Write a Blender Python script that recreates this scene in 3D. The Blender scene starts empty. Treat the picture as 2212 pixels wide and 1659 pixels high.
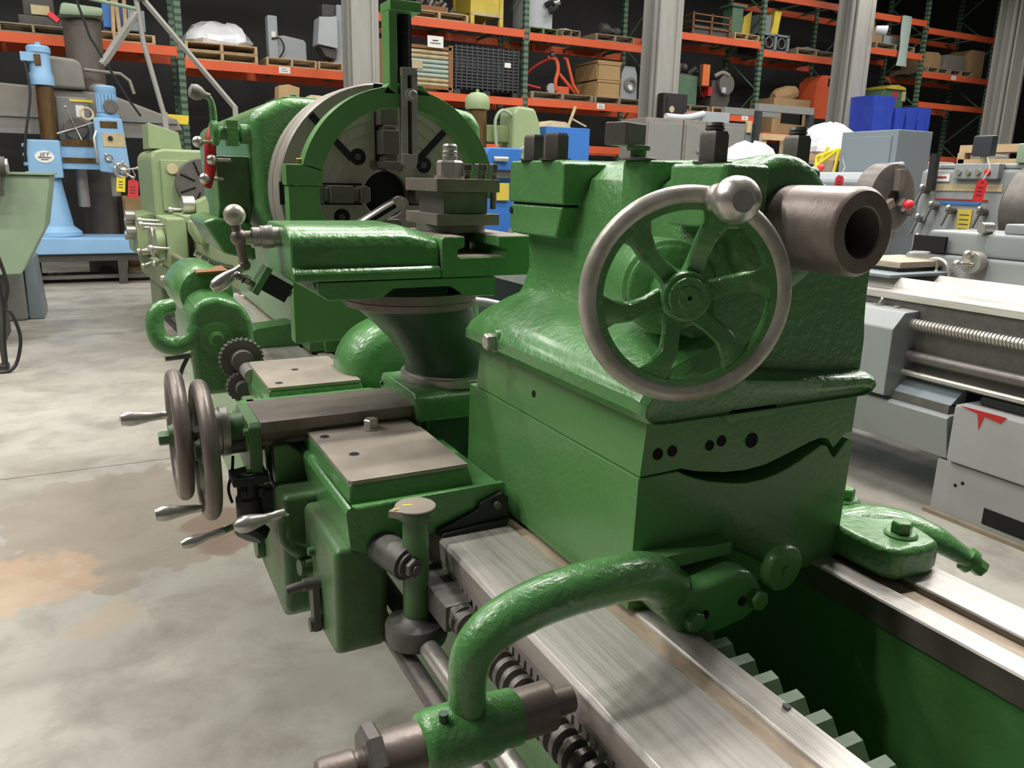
import bpy, bmesh, math, random
from mathutils import Matrix, Vector, Quaternion
random.seed(7)
SC = bpy.context.scene
COL = SC.collection

# ------------------------------------------------------------------ camera
cam_d = bpy.data.cameras.new('camera'); cam = bpy.data.objects.new('camera', cam_d); COL.objects.link(cam)
SC.camera = cam
def _cam():
    yaw, pit, rol = math.radians(27.4345), math.radians(14.4757), math.radians(1.2947)
    fwd = Vector((math.sin(yaw)*math.cos(pit), math.cos(yaw)*math.cos(pit), -math.sin(pit)))
    r = Vector((math.cos(yaw), -math.sin(yaw), 0)); u = r.cross(fwd)
    c, s = math.cos(rol), math.sin(rol)
    r2 = c*r + s*u; u2 = -s*r + c*u
    m = Matrix((r2, u2, -fwd)).transposed().to_4x4()
    m.translation = Vector((0, 0, 1.4))
    cam.matrix_world = m
_cam()
cam_d.sensor_width = 36.0; cam_d.lens = 1699.7/2212*36; cam_d.clip_start = .02; cam_d.clip_end = 200

# ------------------------------------------------------------------ world and exposure
W = bpy.data.worlds.new('hall_air'); SC.world = W; W.use_nodes = True
W.node_tree.nodes['Background'].inputs[0].default_value = (.80, .86, 1, 1)
W.node_tree.nodes['Background'].inputs[1].default_value = .015
SC.view_settings.view_transform = 'Standard'; SC.view_settings.look = 'None'
SC.view_settings.gamma = 1; SC.view_settings.use_curve_mapping = False
SC.view_settings.exposure = 0.40
LAMP_Z = 6.0
LAMP_POWER = 60.0

# ------------------------------------------------------------------ mesh builder
class MB:
    def __init__(s): s.v = []; s.f = []; s.m = []; s.M = Matrix.Identity(4); s.mi = 0
    def add(s, vs, fs, m=None):
        o = len(s.v); s.v += [s.M @ Vector(p) for p in vs]
        s.f += [tuple(i+o for i in f) for f in fs]; s.m += [s.mi if m is None else m]*len(fs); return s
    def at(s, loc=(0,0,0), rot=(0,0,0)):
        from mathutils import Euler
        s.M = Matrix.Translation(Vector(loc)) @ Euler([math.radians(a) for a in rot]).to_matrix().to_4x4(); return s
    def frame(s, loc, zdir, xdir=None):
        z = Vector(zdir).normalized(); x = Vector(xdir) if xdir else (Vector((0,0,1)) if abs(z.z) < .9 else Vector((1,0,0)))
        x = (x - z*x.dot(z)).normalized(); y = z.cross(x)
        s.M = Matrix((x, y, z)).transposed().to_4x4(); s.M.translation = Vector(loc); return s
    def box(s, x0, x1, y0, y1, z0, z1, m=None):
        v = [(x,y,z) for z in (z0,z1) for y in (y0,y1) for x in (x0,x1)]
        return s.add(v, [(0,2,3,1),(4,5,7,6),(0,1,5,4),(2,6,7,3),(0,4,6,2),(1,3,7,5)], m)
    def prism(s, pts, axis, a0, a1, m=None):
        def P(p, a):
            return (a,p[0],p[1]) if axis=='x' else (p[0],a,p[1]) if axis=='y' else (p[0],p[1],a)
        n = len(pts); v = [P(p,a0) for p in pts]+[P(p,a1) for p in pts]
        f = [tuple(range(n)), tuple(range(2*n-1,n-1,-1))]+[(i,(i+1)%n,n+(i+1)%n,n+i) for i in range(n)]
        return s.add(v, f, m)
    def loft(s, rings, m=None, caps=True, closed=True):
        n = len(rings[0]); v = [p for r in rings for p in r]; f = []
        for k in range(len(rings)-1):
            for i in range(n if closed else n-1):
                j = (i+1)%n; f.append((k*n+i,k*n+j,(k+1)*n+j,(k+1)*n+i))
        if caps: f += [tuple(range(n)), tuple(range(len(v)-1,len(v)-n-1,-1))]
        return s.add(v, f, m)
    def rev(s, prof, n=24, m=None, p0=(0,0,0), axis=None, caps=True):
        """profile of (r, h) turned about the local z axis (or about axis through p0)"""
        keep = s.M
        if axis is not None:
            q = MB().frame(p0, axis).M; s.M = keep @ q
        elif p0 != (0,0,0): s.M = keep @ Matrix.Translation(Vector(p0))
        v = []; f = []; idx = []
        for r, h in prof:
            if r <= 1e-6: idx.append([len(v)]); v.append((0,0,h))
            else:
                idx.append(list(range(len(v), len(v)+n)))
                v += [(r*math.cos(2*math.pi*i/n), r*math.sin(2*math.pi*i/n), h) for i in range(n)]
        for a, b in zip(idx[:-1], idx[1:]):
            for i in range(n):
                j = (i+1)%n
                if len(a)==1 and len(b)==1: continue
                if len(a)==1: f.append((a[0],b[j],b[i]))
                elif len(b)==1: f.append((a[i],a[j],b[0]))
                else: f.append((a[i],a[j],b[j],b[i]))
        if caps and len(idx[0])>1: f.append(tuple(reversed(idx[0])))
        if caps and len(idx[-1])>1: f.append(tuple(idx[-1]))
        s.add(v, f, m); s.M = keep; return s
    def cyl(s, p0, p1, r0, r1=None, n=20, m=None):
        p0, p1 = Vector(p0), Vector(p1); d = p1-p0
        return s.rev([(r0,0),(r0 if r1 is None else r1,d.length)], n, m, p0, d)
    def pipe(s, p0, p1, r0, ri, n=32, m=None):
        p0, p1 = Vector(p0), Vector(p1); d = p1-p0; L = d.length
        keep = s.M; s.M = keep @ MB().frame(p0, d).M; v = []; f = []
        for r, h in ((r0,0),(r0,L),(ri,L),(ri,0)): v += [(r*math.cos(2*math.pi*i/n), r*math.sin(2*math.pi*i/n), h) for i in range(n)]
        for k in range(4):
            for i in range(n):
                j=(i+1)%n; a=k*n; b=((k+1)%4)*n; f.append((a+i,a+j,b+j,b+i))
        s.add(v,f,m); s.M = keep; return s
    def ball(s, c, r, n=20, m=None, sc=(1,1,1)):
        k = s.M; s.M = k @ Matrix.Translation(Vector(c)) @ Matrix.Diagonal((*sc,1))
        h = n//2; s.rev([(r*math.sin(math.pi*i/h) if 0<i<h else 0, -r*math.cos(math.pi*i/h)) for i in range(h+1)], n, m); s.M = k; return s
    def hexnut(s, p, d, r, h, m=None, washer=0, spin=0):
        """hexagonal head or nut with a chamfered top; washer adds a round flange below"""
        d = Vector(d).normalized(); p = Vector(p); keep = s.M
        if washer: s.cyl(p, p+d*washer, r*1.32, n=20, m=m); p = p+d*washer
        s.M = keep @ MB().frame(p, d).M @ Matrix.Rotation(spin,4,'Z')
        rg = []
        for rr, hh in ((r,0),(r,h*.86),(r*.86,h)):
            rg.append([(rr*math.cos(math.pi*i/3), rr*math.sin(math.pi*i/3), hh) for i in range(6)])
        s.M = s.M; s.loft(rg, m); s.M = keep; return s
    def tube(s, pts, r, n=12, m=None, sub=0, caps=True, flat=1.0):
        pts = [Vector(p) for p in pts]; rs = list(r) if hasattr(r,'__len__') else [r]*len(pts)
        if sub:
            P, Rr = [], []
            for i in range(len(pts)-1):
                a = pts[max(i-1,0)]; b = pts[i]; c = pts[i+1]; d = pts[min(i+2,len(pts)-1)]
                for k in range(sub):
                    t = k/sub
                    P.append(.5*((2*b)+(c-a)*t+(2*a-5*b+4*c-d)*t*t+(3*b-a-3*c+d)*t**3)); Rr.append(rs[i]*(1-t)+rs[i+1]*t)
            P.append(pts[-1]); Rr.append(rs[-1]); pts, rs = P, Rr
        rings = []; t0 = (pts[1]-pts[0]).normalized()
        u = t0.orthogonal().normalized() if abs(t0.z) > .95 else Vector((0,0,1)); u = (u-t0*u.dot(t0)).normalized()
        for i, p in enumerate(pts):
            a = pts[max(i-1,0)]; b = pts[min(i+1,len(pts)-1)]; t = (b-a).normalized()
            u = (u-t*u.dot(t)).normalized(); w = t.cross(u)
            rings.append([p+(u*math.cos(2*math.pi*k/n)*flat+w*math.sin(2*math.pi*k/n))*rs[i] for k in range(n)])
        return s.loft(rings, m, caps)
    def torus(s, c, axis, R, r, n=48, k=14, m=None, a0=0, a1=360, flat=1.0):
        keep = s.M; s.M = keep @ MB().frame(c, axis).M; full = abs(a1-a0) >= 360; N = n if full else n+1; rings = []
        for i in range(N):
            a = math.radians(a0+(a1-a0)*i/n)
            rings.append([((R+r*math.cos(2*math.pi*j/k))*math.cos(a),(R+r*math.cos(2*math.pi*j/k))*math.sin(a),r*flat*math.sin(2*math.pi*j/k)) for j in range(k)])
        if full: rings.append(rings[0])
        s.loft(rings, m, caps=not full); s.M = keep; return s
    def thread(s, p0, p1, r, depth, pitch, n=16, m=None, duty=.5):
        """screw thread with square-ish flanks"""
        p0, p1 = Vector(p0), Vector(p1); L = (p1-p0).length; keep = s.M; s.M = keep @ MB().frame(p0, p1-p0).M
        prof = [(0,r),(duty*pitch,r),(duty*pitch+.12*pitch,r-depth),(pitch*.88,r-depth)]
        turns = int(L/pitch); v = []; f = []; npf = len(prof)
        for t in range(turns*n+1):
            a = 2*math.pi*t/n; z = pitch*t/n
            for h, rr in prof: v.append((rr*math.cos(a), rr*math.sin(a), z+h))
        for t in range(turns*n):
            for k in range(npf):
                if k < npf-1: f.append((t*npf+k,t*npf+k+1,(t+1)*npf+k+1,(t+1)*npf+k))
                elif t+n+1 <= turns*n: f.append((t*npf+k,(t+n)*npf,(t+n+1)*npf,(t+1)*npf+k))
        s.add(v, f, m); s.cyl((0,0,0),(0,0,L),r-depth*.98,n=n,m=m); s.M = keep; return s
    def build(s, name, mats, parent=None, bevel=0, seg=2, ang=38, flat=False, sub=0, weld=True, label=None, side=False):
        mats = mats if isinstance(mats,(list,tuple)) else [mats]
        lo = [min(p[i] for p in s.v) for i in range(3)]; hi = [max(p[i] for p in s.v) for i in range(3)]
        org = Vector(((lo[0]+hi[0])/2,(lo[1]+hi[1])/2,lo[2]))
        bm = bmesh.new(); vs = [bm.verts.new(p-org) for p in s.v]
        for f, mi in zip(s.f, s.m):
            try: fc = bm.faces.new([vs[i] for i in f]); fc.material_index = mi
            except ValueError: pass
        if weld: bmesh.ops.remove_doubles(bm, verts=bm.verts, dist=1e-6)
        bmesh.ops.recalc_face_normals(bm, faces=bm.faces)
        if bevel:
            es = [e for e in bm.edges if len(e.link_faces)==2 and e.calc_face_angle(0) > math.radians(28)]
            bmesh.ops.bevel(bm, geom=es, offset=bevel, segments=seg, profile=.5, affect='EDGES', clamp_overlap=True)
        for fc in bm.faces:
            fc.smooth = not flat
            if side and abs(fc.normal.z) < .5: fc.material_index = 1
        for e in bm.edges: e.smooth = not (len(e.link_faces)==2 and e.calc_face_angle(0) > math.radians(ang))
        me = bpy.data.meshes.new(name); bm.to_mesh(me); bm.free()
        for mt in mats: me.materials.append(M[mt] if isinstance(mt,str) else mt)
        o = bpy.data.objects.new(name, me); COL.objects.link(o)
        o['_org'] = tuple(org); ORG[o.name] = org
        if parent: o.parent = parent; o.location = org-ORG[parent.name]
        else: o.location = org
        del o['_org']
        if bevel and not flat:
            w = o.modifiers.new('normals','WEIGHTED_NORMAL'); w.keep_sharp = True
        if sub:
            q = o.modifiers.new('round','SUBSURF'); q.levels = sub; q.render_levels = sub
        if label: o['label'] = label
        return o
ORG = {}
def tag(o, label, cat, group=None, kind=None):
    if label: o['label'] = label
    if cat: o['category'] = cat
    if group: o['group'] = group
    if kind: o['kind'] = kind
    return o
def thing(name, label, cat, org=(0,0,0), group=None):
    o = bpy.data.objects.new(name, None); COL.objects.link(o); o.empty_display_size = .1
    o.location = org; ORG[o.name] = Vector(org); return tag(o, label, cat, group)
def place(o, loc, rz=0, scale=None):
    o.location = loc; o.rotation_euler.z = math.radians(rz)
    if scale: o.scale = (scale,)*3 if not hasattr(scale,'__len__') else scale
    return o
def dup(root, loc, rz=0, label=None, group=None, scale=None):
    kids = {}
    for o in COL.objects:
        if o.parent: kids.setdefault(o.parent.name, []).append(o)
    def cp(o, par):
        c = o.copy(); COL.objects.link(c); c.parent = par; ORG[c.name] = ORG.get(o.name, Vector())
        for k in kids.get(o.name, []): cp(k, c)
        return c
    r = cp(root, None); place(r, loc, rz, scale)
    if label: r['label'] = label
    if group: r['group'] = group
    return r
def struct(name, mb, mats, label=None, **k):
    o = mb.build(name, mats, **k); o['kind'] = 'structure'
    if label: o['label'] = label
    return o

# ------------------------------------------------------------------ materials
M = {}
def rgb(h): 
    c = [int(h[i:i+2],16)/255 for i in (0,2,4)]
    return [x/12.92 if x <= .04045 else ((x+.055)/1.055)**2.4 for x in c]
def mat(name, col, rough=.5, metal=0., bump=0., bscale=60., var=0., vscale=8., var_col=None, coat=0., stretch=None, rvar=0., emit=0, spec=.5, speck=0.):
    """plain surface with optional colour variation, fine relief and gloss variation, all in object space"""
    m = bpy.data.materials.new(name); m.use_nodes = True; nt = m.node_tree; N = nt.nodes; L = nt.links
    b = N['Principled BSDF']; c = rgb(col) if isinstance(col,str) else list(col)
    b.inputs['Base Color'].default_value = (*c,1); b.inputs['Roughness'].default_value = rough; b.inputs['Metallic'].default_value = metal
    b.inputs['Coat Weight'].default_value = coat; b.inputs['Coat Roughness'].default_value = .12; b.inputs['Specular IOR Level'].default_value = spec
    if emit: b.inputs['Emission Color'].default_value = (*c,1); b.inputs['Emission Strength'].default_value = emit
    src = None
    if bump or var or rvar or speck:
        tc = N.new('ShaderNodeTexCoord'); mp = N.new('ShaderNodeMapping'); L.new(tc.outputs['Object'], mp.inputs[0])
        if stretch: mp.inputs['Scale'].default_value = stretch
        src = mp.outputs[0]
    if var:
        n = N.new('ShaderNodeTexNoise'); n.inputs['Scale'].default_value = vscale; n.inputs['Detail'].default_value = 5; n.inputs['Roughness'].default_value = .62; L.new(src, n.inputs['Vector'])
        r = N.new('ShaderNodeValToRGB'); r.color_ramp.elements[0].position = .36; r.color_ramp.elements[1].position = .68; L.new(n.outputs[0], r.inputs[0])
        vc = rgb(var_col) if isinstance(var_col,str) else (var_col or [x*.55 for x in c])
        mx = N.new('ShaderNodeMix'); mx.data_type = 'RGBA'; mx.inputs[6].default_value = (*c,1); mx.inputs[7].default_value = (*vc,1)
        k = N.new('ShaderNodeMath'); k.operation = 'MULTIPLY'; k.inputs[1].default_value = var; L.new(r.outputs[0], k.inputs[0]); L.new(k.outputs[0], mx.inputs[0])
        out = mx.outputs[2]
        if speck:
            n2 = N.new('ShaderNodeTexNoise'); n2.inputs['Scale'].default_value = vscale*14; n2.inputs['Detail'].default_value = 3; L.new(src, n2.inputs['Vector'])
            r2 = N.new('ShaderNodeValToRGB'); r2.color_ramp.elements[0].position = .62; r2.color_ramp.elements[1].position = .70; L.new(n2.outputs[0], r2.inputs[0])
            k2 = N.new('ShaderNodeMath'); k2.operation = 'MULTIPLY'; k2.inputs[1].default_value = speck; L.new(r2.outputs[0], k2.inputs[0])
            m2 = N.new('ShaderNodeMix'); m2.data_type = 'RGBA'; L.new(k2.outputs[0], m2.inputs[0]); L.new(out, m2.inputs[6]); m2.inputs[7].default_value = (*[x*.4 for x in vc],1); out = m2.outputs[2]
        L.new(out, b.inputs['Base Color'])
        if rvar:
            mr = N.new('ShaderNodeMapRange'); mr.inputs[3].default_value = rough-rvar; mr.inputs[4].default_value = rough+rvar; L.new(n.outputs[0], mr.inputs[0]); L.new(mr.outputs[0], b.inputs['Roughness'])
    if bump:
        n = N.new('ShaderNodeTexNoise'); n.inputs['Scale'].default_value = bscale; n.inputs['Detail'].default_value = 4; n.inputs['Roughness'].default_value = .55; L.new(src, n.inputs['Vector'])
        bp = N.new('ShaderNodeBump'); bp.inputs['Strength'].default_value = 1; bp.inputs['Distance'].default_value = bump; L.new(n.outputs[0], bp.inputs['Height']); L.new(bp.outputs[0], b.inputs['Normal'])
    M[name] = m; return m
mat('green', (.105,.285,.090), .25, bump=.0028, bscale=75, var=.50, vscale=7, var_col=(.068,.215,.065), coat=.35, rvar=.05)
mat('green_smooth', (.118,.292,.093), .32, bump=.0011, bscale=95, var=.55, vscale=5, var_col=(.088,.255,.076), coat=.15, rvar=.05)
mat('green_dirty', (.095,.225,.078), .42, bump=.0010, bscale=40, var=.80, vscale=8, var_col=(.070,.085,.052), rvar=.08)
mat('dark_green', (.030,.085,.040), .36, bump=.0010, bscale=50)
mat('green_dull', (.105,.185,.098), .5, bump=.0006, bscale=60, var=.4, vscale=14, var_col=(.08,.10,.065))
mat('way', (.60,.57,.54), .33, .25, bump=.0004, bscale=30, var=.75, vscale=8, var_col=(.35,.315,.285), stretch=(13,.5,13), rvar=.09, speck=.30)
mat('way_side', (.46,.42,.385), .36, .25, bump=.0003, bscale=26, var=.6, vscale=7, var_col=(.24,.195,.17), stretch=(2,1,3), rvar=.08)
mat('way_tan', (.50,.40,.30), .6, .0, var=.75, vscale=10, var_col=(.27,.205,.15), stretch=(6,1.2,6), speck=.3)
mat('plate', (.385,.335,.285), .40, .12, bump=.00025, bscale=120, var=.75, vscale=7, var_col=(.24,.205,.17), rvar=.08)
mat('slide', (.25,.205,.185), .34, .25, bump=.0002, bscale=90, var=.7, vscale=9, var_col=(.12,.095,.085), rvar=.08)
mat('steel', (.50,.475,.44), .30, .55, bump=.0002, bscale=120, var=.5, vscale=14, var_col=(.28,.255,.235), rvar=.06)
mat('wheel_rim', (.60,.57,.515), .32, .25, bump=.0006, bscale=60, var=.75, vscale=22, var_col=(.30,.265,.21), rvar=.08)
mat('dark_steel', (.165,.150,.14), .40, .45, bump=.0004, bscale=90, var=.5, vscale=20, var_col=(.09,.08,.075), rvar=.06)
mat('brown_steel', (.25,.205,.185), .40, .35, bump=.0005, bscale=70, var=.6, vscale=16, var_col=(.14,.11,.095), rvar=.07)
mat('cast', (.15,.145,.135), .5, .25, bump=.0009, bscale=70, var=.5, vscale=18, var_col=(.075,.072,.066))
mat('chrome', (.60,.575,.53), .30, .75, bump=.0003, bscale=60, rvar=.06, var=.4, vscale=16, var_col=(.36,.32,.28))
mat('iron', (.36,.32,.285), .42, .15, bump=.0003, bscale=40, var=.5, vscale=6, var_col=(.25,.22,.195), rvar=.05)
mat('iron_edge', (.44,.40,.365), .38, .3, bump=.0004, bscale=30, var=.5, vscale=6, var_col=(.29,.255,.23))
mat('black', (.012,.012,.013), .5)
mat('black_gloss', (.012,.012,.014), .22)
mat('hole', (.004,.004,.005), .9)
mat('rust', (.30,.13,.045), .7, var=.6, vscale=20, var_col=(.12,.065,.035))
mat('rubber', (.02,.02,.02), .7)
mat('brass', (.45,.33,.14), .35, .9, var=.4, vscale=30)
mat('white_mark', (.75,.75,.72), .5)
mat('yellow', (.80,.60,.05), .5, var=.2, vscale=4)
mat('yellow_tag', (.85,.70,.04), .5)
mat('red_tag', (.60,.035,.04), .5)
mat('red', (.45,.02,.02), .35)
mat('bright_red', (.75,.03,.04), .3)
mat('orange_beam', (.72,.125,.045), .5, var=.35, vscale=3, var_col=(.50,.085,.04), spec=.3)
mat('orange', (.66,.16,.03), .5, var=.2, vscale=4)
mat('rack_green', (.085,.17,.10), .55, var=.35, vscale=9, var_col=(.05,.09,.06))
mat('blue_pale', (.26,.47,.72), .42, bump=.0005, bscale=20, var=.35, vscale=4, var_col=(.19,.37,.58))
mat('blue', (.035,.16,.50), .45, var=.25, vscale=3)
mat('blue_deep', (.03,.06,.42), .4, var=.3, vscale=6, var_col=(.06,.11,.55))
mat('rust_column', (.16,.095,.035), .38, .5, var=.8, vscale=6, var_col=(.06,.035,.018), stretch=(3,3,.7))
mat('olive_pale', (.27,.345,.18), .45, bump=.0005, bscale=20, var=.4, vscale=4, var_col=(.19,.255,.135))
mat('olive', (.16,.21,.085), .5, var=.5, vscale=5, var_col=(.09,.11,.05))
mat('mint', (.27,.36,.245), .5, var=.4, vscale=4, var_col=(.19,.255,.18))
mat('machine_grey', (.21,.215,.205), .5, var=.35, vscale=3, var_col=(.15,.15,.14))
mat('taupe', (.235,.22,.195), .5, var=.4, vscale=3, var_col=(.15,.135,.115))
mat('blue_grey', (.20,.24,.265), .45, var=.3, vscale=3, var_col=(.155,.185,.205))
mat('light_grey', (.33,.36,.385), .48, var=.3, vscale=3, var_col=(.25,.275,.30))
mat('pale_machine', (.285,.305,.31), .4, var=.3, vscale=4, var_col=(.215,.23,.235))
mat('white_grey', (.47,.50,.53), .45, var=.25, vscale=3)
mat('chipped_grey', (.36,.365,.37), .5, var=.45, vscale=3.5, var_col=(.27,.275,.28))
mat('column_paint', (.33,.325,.305), .6, var=.45, vscale=3, var_col=(.24,.23,.21), stretch=(3,3,.5))
mat('wood', (.52,.38,.22), .7, var=.6, vscale=8, var_col=(.32,.21,.11), stretch=(1,1,1))
mat('wood_old', (.30,.245,.17), .8, var=.6, vscale=8, var_col=(.16,.125,.085))
mat('crate_wood', (.46,.31,.14), .7, var=.5, vscale=6, var_col=(.30,.18,.075))
mat('cardboard', (.40,.26,.13), .8, var=.35, vscale=5)
mat('plastic_film', (.78,.80,.84), .22, var=.5, vscale=6, var_col=(.50,.51,.53), bump=.02, bscale=7, coat=.5)
mat('plastic_dark', (.035,.038,.045), .4)
mat('motor_dark', (.07,.065,.06), .55, var=.5, vscale=10)
mat('paper', (.80,.80,.78), .6)
mat('ink', (.05,.05,.05), .6)
mat('yellow_old', (.62,.48,.06), .55, var=.5, vscale=6, var_col=(.36,.26,.04))
mat('cream_old', (.55,.47,.28), .6, var=.6, vscale=8, var_col=(.30,.22,.12))
mat('aqua_old', (.36,.50,.48), .6, var=.5, vscale=8, var_col=(.42,.36,.22))
mat('wall_dark', (.035,.036,.038), .8, var=.3, vscale=.7)
mat('ceiling_dark', (.03,.03,.032), .9)
mat('galvanised', (.42,.42,.42), .45, .5)
mat('column_dark', (.115,.10,.085), .5, var=.5, vscale=4, var_col=(.07,.06,.05), stretch=(3,3,.5))
# ================================================================== floor, walls, ceiling
def concrete():
    m = bpy.data.materials.new('concrete'); m.use_nodes = True; nt = m.node_tree; N = nt.nodes; L = nt.links; b = N['Principled BSDF']
    geo = N.new('ShaderNodeNewGeometry')
    def noise(sc, det=6, rough=.6, dist=0):
        n = N.new('ShaderNodeTexNoise'); n.inputs['Scale'].default_value = sc; n.inputs['Detail'].default_value = det; n.inputs['Roughness'].default_value = rough; n.inputs['Distortion'].default_value = dist
        L.new(geo.outputs['Position'], n.inputs['Vector']); return n.outputs[0]
    def ramp(src, p0, p1, c0=(0,0,0,1), c1=(1,1,1,1)):
        r = N.new('ShaderNodeValToRGB'); e = r.color_ramp.elements; e[0].position = p0; e[1].position = p1; e[0].color = c0; e[1].color = c1; L.new(src, r.inputs[0]); return r.outputs[0]
    def mixc(fac, a, bcol):
        x = N.new('ShaderNodeMix'); x.data_type = 'RGBA'; L.new(fac, x.inputs[0])
        if isinstance(a, tuple): x.inputs[6].default_value = a
        else: L.new(a, x.inputs[6])
        x.inputs[7].default_value = bcol; return x.outputs[2]
    def mul(a, k):
        x = N.new('ShaderNodeMath'); x.operation = 'MULTIPLY'; L.new(a, x.inputs[0])
        if isinstance(k, float): x.inputs[1].default_value = k
        else: L.new(k, x.inputs[1])
        return x.outputs[0]
    base = mixc(ramp(noise(1.1,5), .35, .65), (.43,.412,.372,1), (.335,.31,.272,1))
    c = mixc(mul(ramp(noise(3.2,7,.65,.4), .46, .66), .75), base, (.23,.208,.18,1))        # oil and traffic marks
    c = mixc(mul(ramp(noise(14,4), .52, .75), .35), c, (.30,.28,.25,1))
    # a rusty dried puddle beside the lathe
    def blob(x, y, r, soft=.25, nscale=5., amt=.5):
        sx = N.new('ShaderNodeSeparateXYZ'); L.new(geo.outputs['Position'], sx.inputs[0])
        cx = N.new('ShaderNodeCombineXYZ'); L.new(sx.outputs[0], cx.inputs[0]); L.new(sx.outputs[1], cx.inputs[1])
        vm = N.new('ShaderNodeVectorMath'); vm.operation = 'DISTANCE'; L.new(cx.outputs[0], vm.inputs[0]); vm.inputs[1].default_value = (x,y,0)
        a = N.new('ShaderNodeMath'); a.operation = 'MULTIPLY_ADD'; L.new(noise(nscale,5), a.inputs[0]); a.inputs[1].default_value = amt; L.new(vm.outputs[1], a.inputs[2])
        return ramp(a.outputs[0], r+amt*.5-soft*.5, r+amt*.5+soft*.5, (1,1,1,1), (0,0,0,1))
    c = mixc(mul(blob(.0,3.45,.62,.16,3.,.9), .62), c, (.27,.215,.17,1))
    c = mixc(mul(blob(-.36,2.98,.22,.05), .60), c, (.50,.34,.22,1))
    c = mixc(mul(blob(.36,3.15,.20,.04), .75), c, (.22,.135,.105,1))
    c = mixc(mul(blob(-.10,2.62,.10,.05), .35), c, (.52,.36,.22,1))
    c = mixc(mul(blob(-.45,3.95,.45,.3), .35), c, (.24,.21,.18,1))
    c = mixc(mul(blob(-.12,7.0,.65,.5), .45), c, (.22,.205,.185,1))
    c = mixc(mul(blob(.10,5.2,.45,.4), .35), c, (.26,.24,.21,1))
    L.new(c, b.inputs['Base Color']); b.inputs['Specular IOR Level'].default_value = .35
    mr = N.new('ShaderNodeMapRange'); L.new(noise(2.3,5), mr.inputs[0]); mr.inputs[1].default_value = .3; mr.inputs[2].default_value = .7; mr.inputs[3].default_value = .30; mr.inputs[4].default_value = .58; L.new(mr.outputs[0], b.inputs['Roughness'])
    bp = N.new('ShaderNodeBump'); bp.inputs['Distance'].default_value = .002; bp.inputs['Strength'].default_value = .5; L.new(noise(30,4), bp.inputs['Height']); L.new(bp.outputs[0], b.inputs['Normal'])
    M['concrete'] = m
concrete()
FX0, FX1, FY0, FY1, FZ = -9.0, 30.0, -1.7, 15.6, 9.0
# concrete slabs with narrow sawn joints between them
fl = struct('floor', MB().box(FX0,FX1,FY0,FY1,-.12,-.012), 'wall_dark', 'dark joint bed under the concrete floor slabs')
xs = [FX0,-4.7,5.2,10.4,15.6,20.8,FX1]; ys = [FY0,4.13,9.3,FY1]
for i in range(len(xs)-1):
    for j in range(len(ys)-1):
        MB().box(xs[i]+.003,xs[i+1]-.003,ys[j]+.003,ys[j+1]-.003,-.10,0).build('slab','concrete',fl)
wb = struct('wall_back', MB().box(FX0,FX1,FY1,FY1+.2,0,FZ), 'wall_dark', 'dark far wall behind the pallet racks')
struct('wall_left', MB().box(FX0-.2,FX0,FY0,FY1,0,FZ), 'wall_dark')
struct('wall_right', MB().box(FX1,FX1+.2,FY0,FY1,0,FZ), 'wall_dark')
struct('wall_bounce_block', MB().box(FX0,FX1,FY0-.2,FY0,0,FZ), 'wall_dark')  # unseen wall set close behind the camera to block light bouncing off the floor
struct('ceiling', MB().box(FX0,FX1,FY0,FY1,FZ,FZ+.2), 'ceiling_dark')

# ================================================================== ceiling lamps
def lamp_lights():
    root = thing('high_bay_lamp','white high bay lamp hanging from the dark ceiling','lamp',(0,0,0),'high bay lamps under the ceiling')
    MB().box(-.6,.6,-.16,.16,.03,.11).build('housing','white_grey',root,bevel=.01)
    MB().cyl((-.45,0,.11),(-.45,0,FZ-LAMP_Z),.006,n=6).build('hanger','galvanised',root)
    MB().cyl((.45,0,.11),(.45,0,FZ-LAMP_Z),.006,n=6).build('hanger','galvanised',root)
    return root
lamp0 = lamp_lights(); first = True
LIGHTS = []
LAMPS = [(x,y,k) for y,k in ((4.4,1.3),(7.0,.80),(9.4,.45),(11.2,.5)) for x in (-6.2,-3.4,-.6,2.2,5.0,7.8,10.6,13.4,16.2)] + [(x,2.4,1.35) for x in (-4.6,-2.0,5.2,7.8,10.4)] + [(2.6,2.3,2.6)]
for x, y, k in LAMPS:
    if first: lr = place(lamp0,(x,y,LAMP_Z)); first = False
    else: lr = dup(lamp0,(x,y,LAMP_Z))
    ld = bpy.data.lights.new('lamp_light','AREA'); ld.shape = 'RECTANGLE'; ld.size = 1.15; ld.size_y = .28; ld.energy = LAMP_POWER*k; ld.color = (1,.97,.91)
    lo = bpy.data.objects.new('lamp_light', ld); lo.location = (x,y,LAMP_Z+.025); LIGHTS.append(lo)

for lo in LIGHTS: COL.objects.link(lo)

# ================================================================== the green lathe
LA = thing('engine_lathe','large dark green engine lathe with bare steel ways filling the foreground','lathe',(.82,2.0,0))
Y0, Y1 = -.7, 4.3
bed = MB()
bed.prism([(.487,.455),(.487,.762),(.668,.762),(.668,.70),(.62,.62),(.60,.455)],'y',Y0,Y1)
bed.prism([(1.005,.455),(1.02,.60),(1.005,.69),(1.005,.757),(1.15,.757),(1.15,.455)],'y',Y0,Y1)
bed.box(.55,1.1,Y0,Y1,.45,.49)
for y in (-.62,.36,1.5,2.6,3.7): bed.box(.60,1.02,y,y+.05,.48,.66)
bed.box(.44,1.20,Y0,Y0+.45,0,.47); bed.box(.44,1.20,2.75,Y1,0,.47)
bed = bed.build('bed','green_smooth',LA,bevel=.008)
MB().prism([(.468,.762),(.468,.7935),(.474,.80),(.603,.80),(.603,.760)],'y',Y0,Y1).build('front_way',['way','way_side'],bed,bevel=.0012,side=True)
MB().prism([(.603,.762),(.603,.791),(.637,.791),(.637,.762)],'y',Y0,Y1).build('way_relief','way_tan',bed)
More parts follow.
